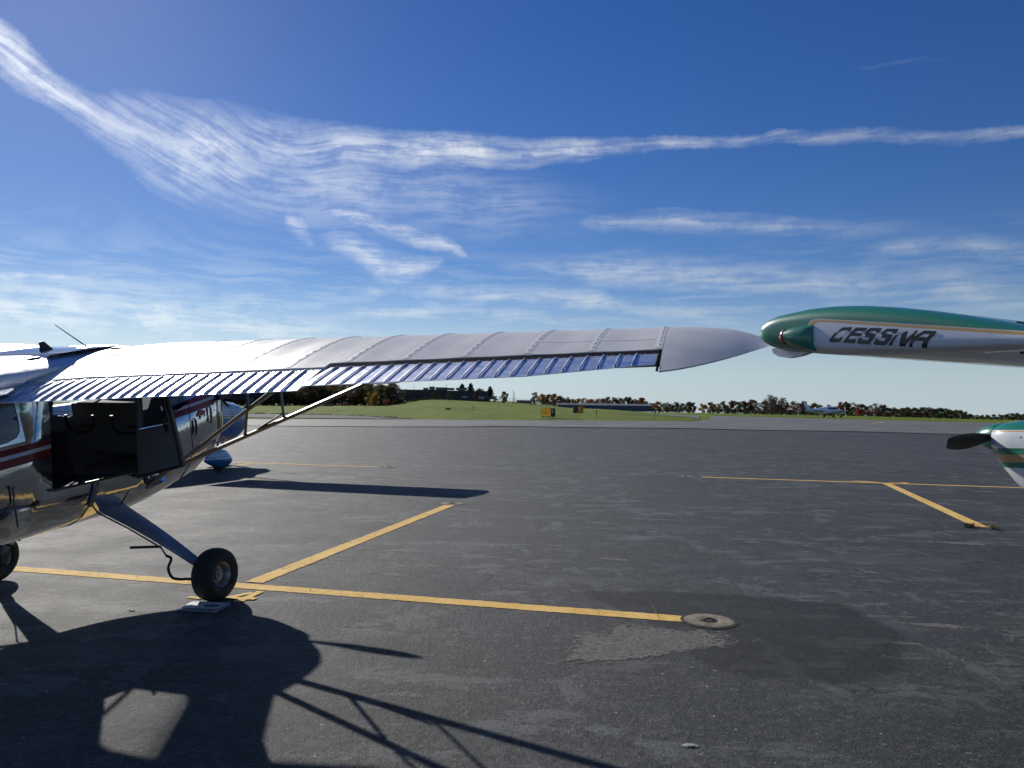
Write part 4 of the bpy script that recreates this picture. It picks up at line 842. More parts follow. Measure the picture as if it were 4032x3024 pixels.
    # landing gear
    def wheel(x, y, rad, fairing, nm):
        w = link(nm, None, root); w.location = (x, y, rad); k = rad / .22
        m = MB(); m.lathe([(.10 * k, -.06), (.15 * k, -.085), (.195 * k, -.07), (.217 * k, -.035), (.22 * k, 0), (.217 * k, .035), (.195 * k, .07), (.15 * k, .085), (.10 * k, .06)], 28); part(m, 'tyre', M_RUB, w, angle=60)
        m = MB(); m.lathe([(.0, .05), (.05, .05), (.06, .03), (.09, .04), (.11, .065), (.10, .0), (.11, -.065), (.09, -.04), (.05, -.05), (0, -.05)], 18); part(m, 'rim', M_RIM, w)
        if fairing:
            m = MB(); rr = []
            for (yy, ww, z0, z1) in ((-.62, .015, .06, .10), (-.45, .08, -.02, .20), (-.2, .13, -.10, .27), (.05, .15, -.14, .29), (.28, .14, -.12, .25), (.42, .10, -.06, .17), (.49, .04, .02, .10)):
                rr.append([Vector((ww * math.cos(a), yy, (z0 + z1) / 2 + (z1 - z0) / 2 * math.sin(a))) for a in [2 * math.pi * q / 18 for q in range(18)]])
            m.loft(rr, True, True, True); part(m, 'wheel_fairing', fairing, w, angle=60)
        return w
    for sx in (1, -1):
        wheel(1.22 * sx, 0, .22, pants, 'main_wheel'); m = MB(); m.tube([(.40 * sx, .02, .66), (.8 * sx, .01, .50), (1.12 * sx, 0, .24)], [.045, .035, .028], 8, flat=.6); part(m, 'gear_leg', paint)
    wheel(0, 1.66, .19, pants, 'nose_wheel')
    m = MB(); m.tube([(0, 1.62, .78), (0, 1.66, .42)], .035, 10); m.tube([(0, 1.62, .9), (0, 1.63, .66)], .05, 10); m.tube([(.07, 1.66, .19), (.07, 1.66, .42), (-.07, 1.66, .42), (-.07, 1.66, .19)], .018, 6); m.tube([(0, 1.58, .66), (0, 1.47, .54), (0, 1.60, .42)], .014, 6); part(m, 'nose_strut', M_STRUT)
    # tail
    m = MB()
    for sx in (1, -1): m.loft([[Vector((sx * x, a, 1.42)), Vector((sx * x, (a + b) / 2, 1.46)), Vector((sx * x, b, 1.42)), Vector((sx * x, (a + b) / 2, 1.385))] for x, a, b in ((.05, -4.7, -6.0), (1.2, -4.95, -5.95), (1.62, -5.1, -5.9), (1.72, -5.3, -5.8))], True, True, True)
    part(m, 'tailplane', paint, angle=50)
    m = MB(); m.loft([[Vector((.045 * q, (a + b) / 2, z)), Vector((0, a, z)), Vector((-.045 * q, (a + b) / 2, z)), Vector((0, b, z))] for z, a, b, q in ((1.5, -3.9, -5.9, 1), (1.8, -4.6, -6.1, 1), (2.5, -5.25, -6.4, .8), (2.75, -5.5, -6.45, .5))], True, True, True); part(m, 'tail_fin', paint, angle=50)
    full['root'] = root; return full

# ---- green and white airplane on the right
GREEN, GOLD, WHT = (.022, .200, .120), (.62, .36, .13), (.74, .75, .78)
def fn_gpaint(t, b):
    p = t.node('ShaderNodeTexCoord').outputs['Object']; x, y, z = t.xyz(p)
    zz = t.m('ADD', z, t.m('MULTIPLY', t.m('SUBTRACT', y, 2.2), .04))
    c = stripes(t, zz, WHT, [(1.545, 9, GREEN), (1.525, 1.538, GOLD), (1.30, 1.365, GREEN), (1.225, 1.30, GOLD), (1.17, 1.225, GREEN)])
    t.put(b.inputs['Base Color'], c)
M_GPAINT = mat('green_white_paint', rough=.22, spec=.5, coat=.6, fn=fn_gpaint)
def fn_gtip(t, b):
    p = t.node('ShaderNodeTexCoord').outputs['Object']; x, y, z = t.xyz(p)
    tt = t.m('SUBTRACT', .95, y)                      # metres back from the leading edge
    d1 = t.m('SUBTRACT', t.m('MULTIPLY_ADD', tt, -.150, 2.212), z)      # below the painted swoosh line
    d2 = t.m('MULTIPLY', t.m('SUBTRACT', tt, .345), .8)
    d = t.m('SMOOTH_MIN', d1, d2, .10)
    c = t.mix(t.m('GREATER_THAN', d, 0.0), GREEN, (.55, .56, .5)); c = t.mix(t.m('GREATER_THAN', d, .004), c, GOLD); c = t.mix(t.m('GREATER_THAN', d, .017), c, WHT)
    n = t.noise(p, 14, 4, .6); c = t.mix(t.m('MULTIPLY', t.ramp(n, .62, .8), .12), c, (.25, .25, .22))
    t.put(b.inputs['Base Color'], c); t.put(b.inputs['Normal'], t.bump(t.noise(p, 6, 2, .5), .05, .02))
M_GTIP = mat('green_white_tip_paint', rough=.38, spec=.6, coat=.5, fn=fn_gtip)
AG = R(29.3); tipw = Vector((1.335, 4.0, 0)); RG = Matrix.Rotation(AG, 3, 'Z')
gloc = tipw - RG @ Vector((-5.39, .85, 0))
GC = [(1.38, .53, .62, 1.70), (1.7, .51, .66, 1.69), (2.0, .49, .80, 1.675), (2.2, .47, .95, 1.655), (2.34, .44, 1.12, 1.63), (2.44, .38, 1.27, 1.595), (2.49, .26, 1.36, 1.56)]
gp = highwing('green_white_airplane', gloc, AG, M_GPAINT, 1.455, tip_paint=M_GTIP, prop_ang=R(-3), letter=True, cowl=GC)
tag(gp['root'], 'glossy green and white high-wing airplane with gold stripes, wing tip reaching in from right', 'airplane')
def tip_details():
    mt, tip, wing = gp['tip']; bvh = BVHTree.FromPolygons([Vector(v) for v in mt.v], mt.f)
    def surf(y, z, o=.0025):
        h = bvh.ray_cast(Vector((-7, y, z)), Vector((1, 0, 0)))
        return (h[0] + Vector((-o, 0, 0))) if h[0] is not None else Vector((-5.38, y, z))
    LET = {'letter_c': [[(525, 208), (672, 205), (684, 215), (630, 275), (598, 262), (510, 262), (440, 300), (372, 375), (375, 392), (440, 396), (500, 372), (517, 378), (480, 440), (440, 464), (310, 460), (288, 440), (300, 405), (380, 305), (428, 288), (480, 235)]],
           'letter_e': [[(745, 212), (935, 216), (890, 270), (735, 270), (700, 303), (850, 310), (815, 360), (650, 352), (608, 402), (750, 410), (705, 478), (512, 465), (560, 400), (690, 255)]],
           'letter_s': [[(985, 218), (1165, 222), (1172, 240), (1120, 295), (1065, 290), (1080, 268), (985, 266), (945, 300), (1060, 318), (1065, 335), (1035, 400), (960, 485), (940, 493), (780, 487), (752, 470), (790, 388), (840, 392), (832, 420), (925, 425), (968, 378), (880, 368), (900, 345), (885, 300), (930, 250)]],
           'letter_n': [[(1395, 340), (1460, 335), (1400, 385), (1330, 517), (1278, 510), (1330, 420)], [(1540, 292), (1612, 262), (1575, 400), (1530, 440), (1720, 290), (1745, 262), (1778, 262), (1770, 285), (1600, 470), (1550, 528), (1458, 522), (1475, 420), (1500, 330)]],
           'letter_a': [[(1880, 262), (2075, 270), (2097, 290), (1960, 430), (1905, 555), (1815, 552), (1870, 440), (1720, 432), (1690, 470), (1665, 542), (1608, 535), (1650, 450), (1700, 360), (1780, 320), (1815, 300)], [(1870, 320), (1795, 370), (1930, 378), (1975, 322)]]}
    # lettering laid out on the flat of the tip: 2-D letter units -> metres back from the leading edge and height
    def YZ(u, v):
        u, v = u / 1000, v / 1000
        return (0.56911 + -0.34834 * u + 0.00024 * v + 0.02215 * u * u + 0.00064 * u * v, 2.16952 + -0.03436 * u + -0.29487 * v + 0.00169 * u * u + 0.02034 * u * v)
    M_LET = mat('black_lettering', (.018, .02, .024), .35)
    def put(nm, loops):
        m = MB(); groups = [loops] if nm == 'letter_a' else [[l] for l in loops]
        for g in groups:
            L = [[Vector((u, v, 0)) for u, v in l] for l in g]; tris = tessellate_polygon(L); P = [p for l in L for p in l]
            bm = bmesh.new(); vs = [bm.verts.new(p) for p in P]
            for tr in tris:
                try: bm.faces.new([vs[i] for i in tr])
                except ValueError: pass
            bmesh.ops.subdivide_edges(bm, edges=bm.edges[:], cuts=3, use_grid_fill=True); bm.verts.ensure_lookup_table(); bm.verts.index_update()
            m.add([surf(*YZ(v.co.x, v.co.y)) for v in bm.verts], [tuple(v.index for v in f.verts) for f in bm.faces]); bm.free()
        m.build(nm, M_LET, gp['tipwing'], smooth=True)
    gp['tipwing'] = wing
    for nm in ('letter_c', 'letter_e', 'letter_s'): put(nm, LET[nm])
    put('letter_s', [[(u + 277, v + 14) for u, v in LET['letter_s'][0]]]); put('letter_n', LET['letter_n']); put('letter_a', LET['letter_a'])
    # navigation light in its teardrop fairing at the leading-edge corner
    c = surf(.80, 2.045, 0); m = MB(); rg = []
    for k in range(9):
        a = k / 8; y = lerp(.735, .565, a); z = lerp(2.075, 2.055, a); hh = interp([(0, .03), (.25, .047), (.6, .058), (1, .066)], a); x = surf(y, z, 0).x; w = interp([(0, .030), (.4, .034), (.8, .028), (1, .012)], a)
        rg.append([Vector((x + .02 - w * max(math.cos(q), 0) - .02 * (math.cos(q) > 0), y, z + hh * math.sin(q))) for q in [math.pi * 2 * j / 16 for j in range(16)]])
    m.loft(rg, True, True, True); m.build('light_fairing', mat('tip_green_paint', GREEN, .3, 0, .5, coat=.6), wing, angle=50)
    m = MB(); m.loft([[Vector((surf(.75, 2.075, 0).x + .012 - .045 * q * max(math.cos(b), -.3),   .737 + yy, 2.075 + .040 * q * math.sin(b))) for b in [math.pi * 2 * j / 14 for j in range(14)]] for yy, q in ((0, 1.0), (.012, .95), (.024, .75), (.032, .4), (.034, .1))], True, True, True); m.build('navigation_light', M_REDLENS, wing)
    # white drooped fence plate under the leading edge
    m = MB(); o = [(.0, 2.03), (.01, 2.005), (.05, 1.985), (.11, 1.975), (.18, 1.982), (.25, 1.998), (.28, 2.02), (.15, 2.05)]
    m.loft([[Vector((x, .93 - a, z)) for a, z in o] for x in (-5.26, -5.22)], True, True, True); m.build('wing_fence', M_WHITE, wing, angle=50)
tip_details()
# ---- blue and white airplane parked behind the taildragger
def fn_bpaint(t, b):
    p = t.node('ShaderNodeTexCoord').outputs['Object']; x, y, z = t.xyz(p)
    BL = (.035, .13, .36); t.put(b.inputs['Base Color'], stripes(t, z, (.58, .66, .76), [(-9, 1.36, BL), (1.375, 1.41, (.16, .02, .04)), (1.44, 1.46, BL), (1.485, 1.495, BL), (1.52, 1.53, BL)]))
M_BPAINT = mat('blue_white_paint', rough=.25, spec=.5, coat=.4, fn=fn_bpaint)
def fn_bpant(t, b):
    p = t.node('ShaderNodeTexCoord').outputs['Object']; x, y, z = t.xyz(p)
    t.put(b.inputs['Base Color'], stripes(t, z, (.60, .68, .78), [(-9, .10, (.035, .13, .36)), (.125, .14, (.035, .13, .36)), (.155, .165, (.035, .13, .36))]))
M_BPANT = mat('blue_white_fairing_paint', rough=.25, coat=.4, fn=fn_bpant)
BC = [(1.38, .53, .62, 1.84), (1.7, .51, .66, 1.82), (2.0, .49, .72, 1.78), (2.25, .45, .84, 1.72), (2.42, .38, 1.0, 1.65), (2.52, .28, 1.15, 1.58), (2.56, .18, 1.26, 1.52)]
bp = highwing('blue_white_airplane', FR(17.30, -13.42), -TH, M_BPAINT, 1.40, prop_ang=R(-52), pants=M_BPANT, cowl=BC)
tag(bp['root'], 'blue and white airplane with striped wheel fairings parked behind the taildragger', 'airplane')

# ---- low-wing airplane far off on the taxiway
def far_plane():
    d = 125.0; x = ux(3272, d); root = empty('low_wing_airplane', (x, d, terr(x, d) - .05), R(-84))
    tag(root, 'small white and blue low-wing airplane taxiing far off before the treeline', 'airplane')
    def fn(t, b):
        p = t.node('ShaderNodeTexCoord').outputs['Object']; xx, y, z = t.xyz(p)
        t.put(b.inputs['Base Color'], stripes(t, z, (.72, .76, .82), [(1.08, 1.15, (.03, .07, .2)), (-9, .62, (.2, .25, .34))]))
    M = mat('white_blue_paint', rough=.3, coat=.3, fn=fn); MN = mat('navy_paint', (.012, .025, .09), .3)
    def ring(y, w, z0, z1, n=16): return [Vector((w * math.cos(a), y, (z0 + z1) / 2 + (z1 - z0) / 2 * math.sin(a))) for a in [2 * math.pi * k / n for k in range(n)]]
    m = MB(); m.loft([ring(*s) for s in ((-4.6, .05, 1.0, 1.2), (-3.2, .25, .82, 1.36), (-1.8, .45, .66, 1.62), (-.6, .55, .58, 1.78), (.3, .56, .56, 1.82), (.75, .55, .56, 1.70), (1.15, .53, .56, 1.38), (1.9, .48, .60, 1.28), (2.3, .36, .70, 1.16), (2.42, .18, .8, 1.05))], True, True, True); m.build('fuselage', M, root, angle=60)
    m = MB(); m.loft([[Vector((x_, y, 1.38 + .40 * h)) for x_ in (.53, .30)] for y, h in ((-.9, 1), (.4, 1.0))], False)
    for sx in (1, -1):
        m = MB(); m.add([(sx * .575, .85, 1.36), (sx * .585, -.75, 1.36), (sx * .50, -.65, 1.66), (sx * .48, .35, 1.70)], [(0, 1, 2, 3)]); m.build('cabin_window', M_DGLASS, root, smooth=False)
        m = MB(); m.loft([[Vector((sx * xx, y0, z)), Vector((sx * xx, y0 - .3, z + .1)), Vector((sx * xx, y1, z)), Vector((sx * xx, y0 - .4, z - .06))] for xx, y0, y1, z in ((.4, .75, -.95, .62), (2.5, .6, -.95, .86), (4.5, .55, -.9, 1.08), (4.6, .4, -.8, 1.09))], True, True, True); m.build('wing', M, root, angle=50)
        w = link('main_wheel', None, root); w.location = (sx * 1.5, -.35, .22); m = MB(); m.lathe([(.0, -.07), (.2, -.08), (.22, 0), (.2, .08), (0, .07)], 16); m.build('tyre', M_RUB, w); m = MB(); m.tube([(0, 0, 0), (0, .02, .5)], .05, 6); m.build('leg', M, w)
        m = MB(); m.loft([[Vector((sx * xx, y0, 1.1)), Vector((sx * xx, (y0 + y1) / 2, 1.14)), Vector((sx * xx, y1, 1.1)), Vector((sx * xx, (y0 + y1) / 2, 1.06))] for xx, y0, y1 in ((.05, -3.9, -4.75), (1.5, -3.95, -4.7))], True, True, True); m.build('stabilator', MN, root, angle=50)
    w = link('nose_wheel', None, root); w.location = (0, 1.75, .2); m = MB(); m.lathe([(.0, -.06), (.18, -.07), (.2, 0), (.18, .07), (0, .06)], 16); m.build('tyre', M_RUB, w); m = MB(); m.tube([(0, 0, 0), (0, 0, .5)], .05, 6); m.build('leg', M, w)
    m = MB(); m.add([(.535, 1.12, 1.41), (.3, 1.18, 1.43), (-.3, 1.18, 1.43), (-.535, 1.12, 1.41), (-.45, .78, 1.69), (.45, .78, 1.69)], [(0, 1, 2, 3, 4, 5)]); m.build('windscreen', M_DGLASS, root, smooth=False)
    m = MB(); m.loft([[Vector((.05, (a + b) / 2, z)), Vector((0, a, z)), Vector((-.05, (a + b) / 2, z)), Vector((0, b, z))] for z, a, b in ((1.15, -3.0, -4.35), (1.6, -3.75, -4.55), (2.5, -4.35, -4.85))], True, True, True); fin = m.build('tail_fin', M, root, angle=50)
    m = MB(); m.loft([[Vector((.055, (a + b) / 2, z)), Vector((0, a, z)), Vector((-.055, (a + b) / 2, z)), Vector((0, b, z))] for z, a, b in ((1.0, -3.75, -4.9), (1.6, -4.25, -4.98), (2.45, -4.72, -5.06))], True, True, True); m.build('rudder', MN, root, angle=50)
    pr = link('propeller', None, root); pr.location = (0, 2.52, .95); pr.rotation_euler = (0, R(78), 0)
    for s in (1, -1):
        m = MB(); m.loft([[Vector((s * q, 0, c)), Vector((s * q, .03, 0)), Vector((s * q, 0, -c)), Vector((s * q, -.02, 0))] for q, c in ((.05, .05), (.4, .09), (.8, .06), (.95, .02))], True, True, True); m.build('blade', M_WHITE, pr)
    m = MB(); m.lathe([(.16, -.06), (.15, .02), (.09, .16), (0, .24)], 14, axis='y'); m.build('spinner', MN, pr)
    fc = bpy.data.curves.new('reg', 'FONT'); fc.body = 'N5801C'; fc.size = .42; fc.extrude = .004; o = bpy.data.objects.new('reg', fc); COL.objects.link(o); bpy.context.view_layer.update()
    me = bpy.data.meshes.new_from_object(o.evaluated_get(bpy.context.evaluated_depsgraph_get())); bpy.data.objects.remove(o); me.materials.append(MN)
    t = link('registration_number', me, root, rot=(R(90), 0, R(90) + R(-9)), loc=(.40, -2.95, .86))
far_plane()
# ------------------------------------------------------------------ trees
def leaf_mat(name, c1, c2, c3):
    def fn(t, b):
        p = t.node('ShaderNodeTexCoord').outputs['Object']; rnd = t.node('ShaderNodeObjectInfo').outputs['Random']
        n = t.noise(p, .9, 4, .65); n2 = t.noise(p, 5, 3, .6)
        c = t.mix(t.ramp(n, .35, .65), c1, c2); c = t.mix(t.m('MULTIPLY', t.ramp(n2, .5, .7), .6), c, c3); c = t.mix(t.m('MULTIPLY', rnd, .35), c, c3)
        t.put(b.inputs['Base Color'], c)
        out = t.n['Material Output']; tr = t.node('ShaderNodeBsdfTranslucent'); t.put(tr.inputs[0], c); mx = t.node('ShaderNodeMixShader'); mx.inputs[0].default_value = .45
        t.l.new(b.outputs[0], mx.inputs[1]); t.l.new(tr.outputs[0], mx.inputs[2]); t.l.new(mx.outputs[0], out.inputs[0])
    return mat(name, rough=.8, spec=.15, fn=fn)
LM = {'brown': leaf_mat('leaves_brown', (0.093, 0.062, 0.040), (0.147, 0.090, 0.053), (0.078, 0.071, 0.046)), 'russet': leaf_mat('leaves_russet', (0.186, 0.065, 0.031), (0.248, 0.109, 0.046), (0.109, 0.062, 0.034)),
      'orange': leaf_mat('leaves_orange', (0.310, 0.132, 0.031), (0.403, 0.202, 0.046), (0.171, 0.093, 0.037)), 'olive': leaf_mat('leaves_olive', (0.070, 0.078, 0.031), (0.116, 0.109, 0.040), (0.132, 0.085, 0.043)),
      'green': leaf_mat('leaves_dark_green', (0.028, 0.056, 0.025), (0.046, 0.078, 0.031), (0.070, 0.078, 0.037)), 'red': leaf_mat('leaves_red', (0.372, 0.046, 0.034), (0.465, 0.085, 0.054), (0.217, 0.046, 0.031)),
      'yellow': leaf_mat('leaves_yellow', (0.372, 0.232, 0.039), (0.496, 0.310, 0.054), (0.202, 0.139, 0.046)), 'pink': leaf_mat('leaves_pink', (0.264, 0.085, 0.078), (0.341, 0.116, 0.093), (0.124, 0.070, 0.054)), 'grey': leaf_mat('twigs_grey', (0.124, 0.102, 0.087), (0.155, 0.132, 0.109), (0.093, 0.078, 0.065))}
def fn_bark(t, b):
    p = t.node('ShaderNodeTexCoord').outputs['Object']; n = t.noise(t.scalevec(p, 4, 4, 1), 4, 4, .7); t.put(b.inputs['Base Color'], t.mix(n, (.045, .036, .028), (.10, .085, .07)))
M_BARK = mat('bark', rough=.9, fn=fn_bark)
def tree_mesh(seed, kind):      # unit tree: height 1, half-width about .38
    rnd = random.Random(seed); tr = MB(); cr = MB(); lobes = []
    if kind == 'pine':
        tr.tube([(0, 0, 0), (.01, 0, .5), (0, .01, .98)], [.025, .018, .004], 6)
        for k in range(26):
            h = .16 + .82 * (k / 25); w = .27 * (1 - h) ** .8 + .03; a = k * 2.4; lobes.append((Vector((w * .7 * math.cos(a), w * .7 * math.sin(a), h)), w * .75 * rnd.uniform(.6, 1.1), .07))
    else:
        tr.tube([(0, 0, 0), (.01, .0, .2), (.0, .02, .45), (.02, .01, .75)], [.032, .026, .018, .006], 6)
        N = {'round': 20, 'tall': 15, 'bush': 15, 'bare': 18, 'loose': 16}[kind]
        for k in range(N):
            a = rnd.uniform(0, 6.28); q = math.sqrt(rnd.random())
            if kind == 'bush': h = rnd.uniform(.12, .78); rr = .46 * math.sqrt(max(.05, 1 - (h / .95) ** 2)); s = rnd.uniform(.16, .26)
            elif kind == 'tall': h = .12 + .80 * ((k + rnd.random()) / N); rr = .20 * math.sin(math.pi * min(1, (h - .1) / .95)) + .05; s = rnd.uniform(.10, .17)
            else: h = .10 + .80 * ((k + rnd.random()) / N); rr = .38 * math.sin(math.pi * min(1, (h + .12) / 1.12)) + .03; s = rnd.uniform(.12, .21)
            c = Vector((rr * q * math.cos(a), rr * q * math.sin(a), h)); lobes.append((c, s, s * .8))
            if kind != 'bush': tr.tube([(0, 0, h * .45), (c.x * .5, c.y * .5, h * .78), tuple(c)], [.012, .008, .003], 4)
    if kind == 'bare':
        for k in range(70):
            c, s, _ = rnd.choice(lobes); p = c + Vector((rnd.gauss(0, .05), rnd.gauss(0, .05), rnd.gauss(0, .05))); e = p + Vector((rnd.uniform(-.13, .13), rnd.uniform(-.13, .13), rnd.uniform(.02, .16))); tr.tube([p, e], [.004, .0015], 3)
    dens = {'pine': 46, 'round': 80, 'tall': 80, 'bush': 110, 'bare': 34, 'loose': 60}[kind]
    for (c, s, sz) in lobes:
        for k in range(dens):
            d = Vector((rnd.gauss(0, 1), rnd.gauss(0, 1), rnd.gauss(0, 1))).normalized(); r = s * rnd.uniform(.45, 1.08); p = c + Vector((d.x * r, d.y * r, d.z * sz * rnd.uniform(.5, 1.05)))
            if p.z < .02: continue
            q = rnd.uniform(.022, .048); u = Vector((rnd.gauss(0, 1), rnd.gauss(0, 1), rnd.gauss(0, .7))).normalized(); v = u.cross(d)
            v = v.normalized() if v.length > .01 else Vector((0, 0, 1))
            cr.add([p - u * q, p + v * q * .8, p + u * q, p - v * q * .8], [(0, 1, 2, 3)])
    return tr.mesh('trunk', [M_BARK]), cr.mesh('crown', [M_BARK], smooth=False)
TM = {k: [tree_mesh(i * 17 + 3, k) for i in range(n)] for k, n in (('round', 4), ('tall', 2), ('bush', 3), ('bare', 2), ('loose', 2), ('pine', 2))}
ti = [0]
WORD = {'brown': 'dull brown', 'russet': 'rust red', 'orange': 'orange', 'olive': 'olive', 'green': 'dark green', 'grey': 'greyish', 'red': 'red', 'yellow': 'yellow', 'pink': 'pinkish'}
FORM = {'round': 'rounded', 'loose': 'loose crowned', 'bare': 'half bare', 'bush': 'bushy', 'tall': 'slender', 'pine': 'conical'}
def where(u):
    for lim, w in ((780, 'left of the blue airplane'), (1000, 'behind the jury struts'), (1210, 'right of the jury struts'), (1320, 'behind the long wing strut'), (1440, 'left of the yellow trees'), (1575, 'right of the yellow trees'), (1700, 'below the left half of the building'), (1850, 'below the right half of the building'), (2260, 'above the yellow sign'), (2400, 'above the black sign'), (2560, 'behind the hangar row'), (2720, 'right of the hangar row'), (2880, 'right of the golden tree'), (3030, 'left of the tallest bare tree'), (3180, 'right of the tallest bare tree'), (3330, 'behind the far airplane'), (3480, 'by the bright red tree'), (3650, 'at the left end of the rounded wood'), (3850, 'on the falling slope of the rounded wood'), (4040, 'above the green propeller')):
        if u < lim: return w
    return 'at the far right edge'
def tree(u, d, hpx, kind, color, label, group=None, wide=1.0, name='tree', sink=0.0):
    x = ux(u, d); z = terr(x, d); h = hpx / 3000 * d; ti[0] += 1
    T, Cn = TM[kind][ti[0] % len(TM[kind])]
    e = empty(name, (x, d, z - sink), (ti[0] * 2.399) % 6.283); e.scale = (h * wide, h * wide, h)
    link('trunk', T, e); c = link('crown', Cn, e); c.material_slots[0].link = 'OBJECT'; c.material_slots[0].material = LM[color]
    return tag(e, label, 'shrub' if kind == 'bush' and hpx < 34 else 'tree', group)
# trees with a look of their own
tree(1452, 250, 54, 'tall', 'yellow', 'narrow yellow leaning tree left of the yellow thicket before the dark woods', wide=.75)
tree(1478, 256, 55, 'round', 'yellow', 'rounded golden yellow tree in front of the dark woods', wide=.85)
tree(1520, 252, 30, 'bush', 'pink', 'dark shrub with a pinkish red top right of the yellow trees', name='shrub')
tree(1362, 250, 17, 'bush', 'pink', 'low pinkish red shrub at the woods edge left of the yellow trees', wide=1.5, name='shrub')
tree(1577, 345, 36, 'round', 'russet', 'small orange red tree at the left end of the dark flat building')
tree(1600, 380, 50, 'round', 'orange', 'orange brown tree showing over the left end of the dark building')
tree(1706, 328, 28, 'tall', 'brown', 'brown tree standing against the middle of the dark building')
tree(1730, 326, 22, 'bush', 'green', 'rounded green shrub before the dark building', wide=.7, name='shrub')
tree(1770, 326, 30, 'loose', 'green', 'loose green tree with drooping limbs before the dark building')
tree(1878, 326, 40, 'tall', 'brown', 'slim rusty brown tree before the right half of the dark building')
tree(1820, 372, 62, 'pine', 'green', 'dark pine rising left over the roof of the dark building', wide=1.3)
tree(1853, 372, 66, 'pine', 'green', 'tallest dark pine over the roof of the dark building', wide=1.2)
tree(1890, 380, 50, 'round', 'olive', 'pale olive tree behind the right end of the dark building')
tree(1930, 345, 58, 'pine', 'green', 'dark evergreen just right of the dark building', wide=1.3)
tree(1950, 335, 26, 'bush', 'green', 'low dark evergreen shrub at the foot of the evergreen by the building', name='shrub')
tree(1986, 300, 48, 'round', 'olive', 'olive and orange tree between the evergreen and the thin poles', wide=.8)
tree(2105, 285, 54, 'loose', 'olive', 'tall olive tree with a gap in its crown above the yellow sign', wide=.75)
tree(2242, 380, 34, 'pine', 'green', 'small dark conical evergreen left of the black sign', wide=1.3)
tree(2203, 360, 26, 'bush', 'green', 'dark rounded shrub above the fence left of the black sign', name='shrub', wide=.8)
tree(2525, 400, 58, 'round', 'russet', 'broad orange brown tree highest in the far middle treeline')
tree(2627, 420, 42, 'bare', 'grey', 'half bare grey tree left of the twin dark trees')
tree(2716, 310, 44, 'tall', 'olive', 'left one of the twin dark narrow trees', wide=.9)
tree(2733, 310, 42, 'tall', 'brown', 'right one of the twin dark narrow trees', wide=.9)
tree(2768, 290, 42, 'bush', 'orange', 'dense golden orange tree rounded to the ground', wide=.85)
tree(3040, 300, 80, 'bare', 'grey', 'tallest half bare tree with dark red leaves, left of the far airplane')
tree(3046, 304, 66, 'round', 'russet', 'dark red tree behind the tallest half bare tree', wide=.8)
tree(3078, 302, 70, 'bare', 'grey', 'bare topped tree beside the tallest one')
tree(3166, 300, 58, 'round', 'russet', 'rust orange tree just left of the far airplane tail', wide=.8)
tree(3222, 340, 46, 'loose', 'grey', 'pale thin tree showing above the far airplane tail cone')
tree(3316, 330, 56, 'tall', 'russet', 'left slender red tree above the far airplane cockpit')
tree(3332, 330, 58, 'tall', 'russet', 'right slender red tree above the far airplane cockpit')
tree(3384, 275, 34, 'bush', 'red', 'bright red low tree right of the far airplane', wide=.8)
tree(3420, 280, 24, 'bush', 'pink', 'duller red shrub next to the bright red tree', name='shrub')
# the rest of the treelines: look-alikes share a label
rt = random.Random(11)
u = 560
while u < 1570:
    for row in range(2):
        hp = rt.uniform(78, 104) if u < 1400 else rt.uniform(64, 86); k = rt.choice(['round', 'round', 'round', 'loose', 'bare']); uu = u + rt.uniform(-8, 8)
        cl = rt.choice(['brown', 'brown', 'olive', 'olive', 'green', 'grey', 'brown', 'russet'])
        tree(uu, 268 + row * 16 + rt.uniform(-5, 5), hp + row * 8, k, cl, f'{FORM[k]} {WORD[cl]} {("front", "back")[row]} row tree {where(uu)}', 'trees of the dark woods', wide=1.05)
    cb = rt.choice(['olive', 'green', 'brown', 'grey']); tree(u + 9, 262 + rt.uniform(-3, 3), rt.uniform(18, 34), 'bush', cb, f'low {WORD[cb]} dark woods bush {where(u + 9)}', 'bushes of the dark woods', wide=1.2, name='shrub')
    u += 30
u = 2135
while u < 2720:
    hp = 34 + 7 * math.sin(u * .021) + rt.uniform(-5, 7); cl = rt.choice(['brown', 'russet', 'russet', 'olive', 'brown', 'grey', 'orange'])
    tree(u, 430 + rt.uniform(-20, 20), hp + 10, rt.choice(['round', 'round', 'loose', 'round']), cl, f'{WORD[cl]} tree in the distant middle treeline {where(u)}', 'trees of the middle treeline', wide=1.1)
    if rt.random() < .6:
        cb = rt.choice(['olive', 'brown', 'green']); tree(u + 10, 392 + rt.uniform(-8, 8), 20, 'bush', cb, f'low {WORD[cb]} middle treeline bush {where(u + 10)}', 'bushes of the middle treeline', wide=1.1, name='shrub')
    u += 24
u = 2800
while u < 3480:
    hp = interp([(2800, 42), (2900, 52), (3000, 54), (3120, 50), (3300, 46), (3400, 50), (3470, 48)], u) + rt.uniform(-7, 7); cl = rt.choice(['brown', 'russet', 'olive', 'brown', 'olive', 'russet', 'orange'])
    tree(u, 315 + rt.uniform(-14, 14), hp, rt.choice(['round', 'round', 'round', 'bare', 'loose']), cl, f'{WORD[cl]} tree in the right treeline {where(u)}', 'trees of the right treeline', wide=1.1)
    cb = rt.choice(['olive', 'green', 'brown', 'olive']); tree(u + 12, 284 + rt.uniform(-5, 5), rt.uniform(17, 28), 'bush', cb, f'low {WORD[cb]} bush at the treeline foot {where(u + 12)}', 'bushes of the right treeline', wide=1.2, name='shrub')
    u += 27
u = 3455
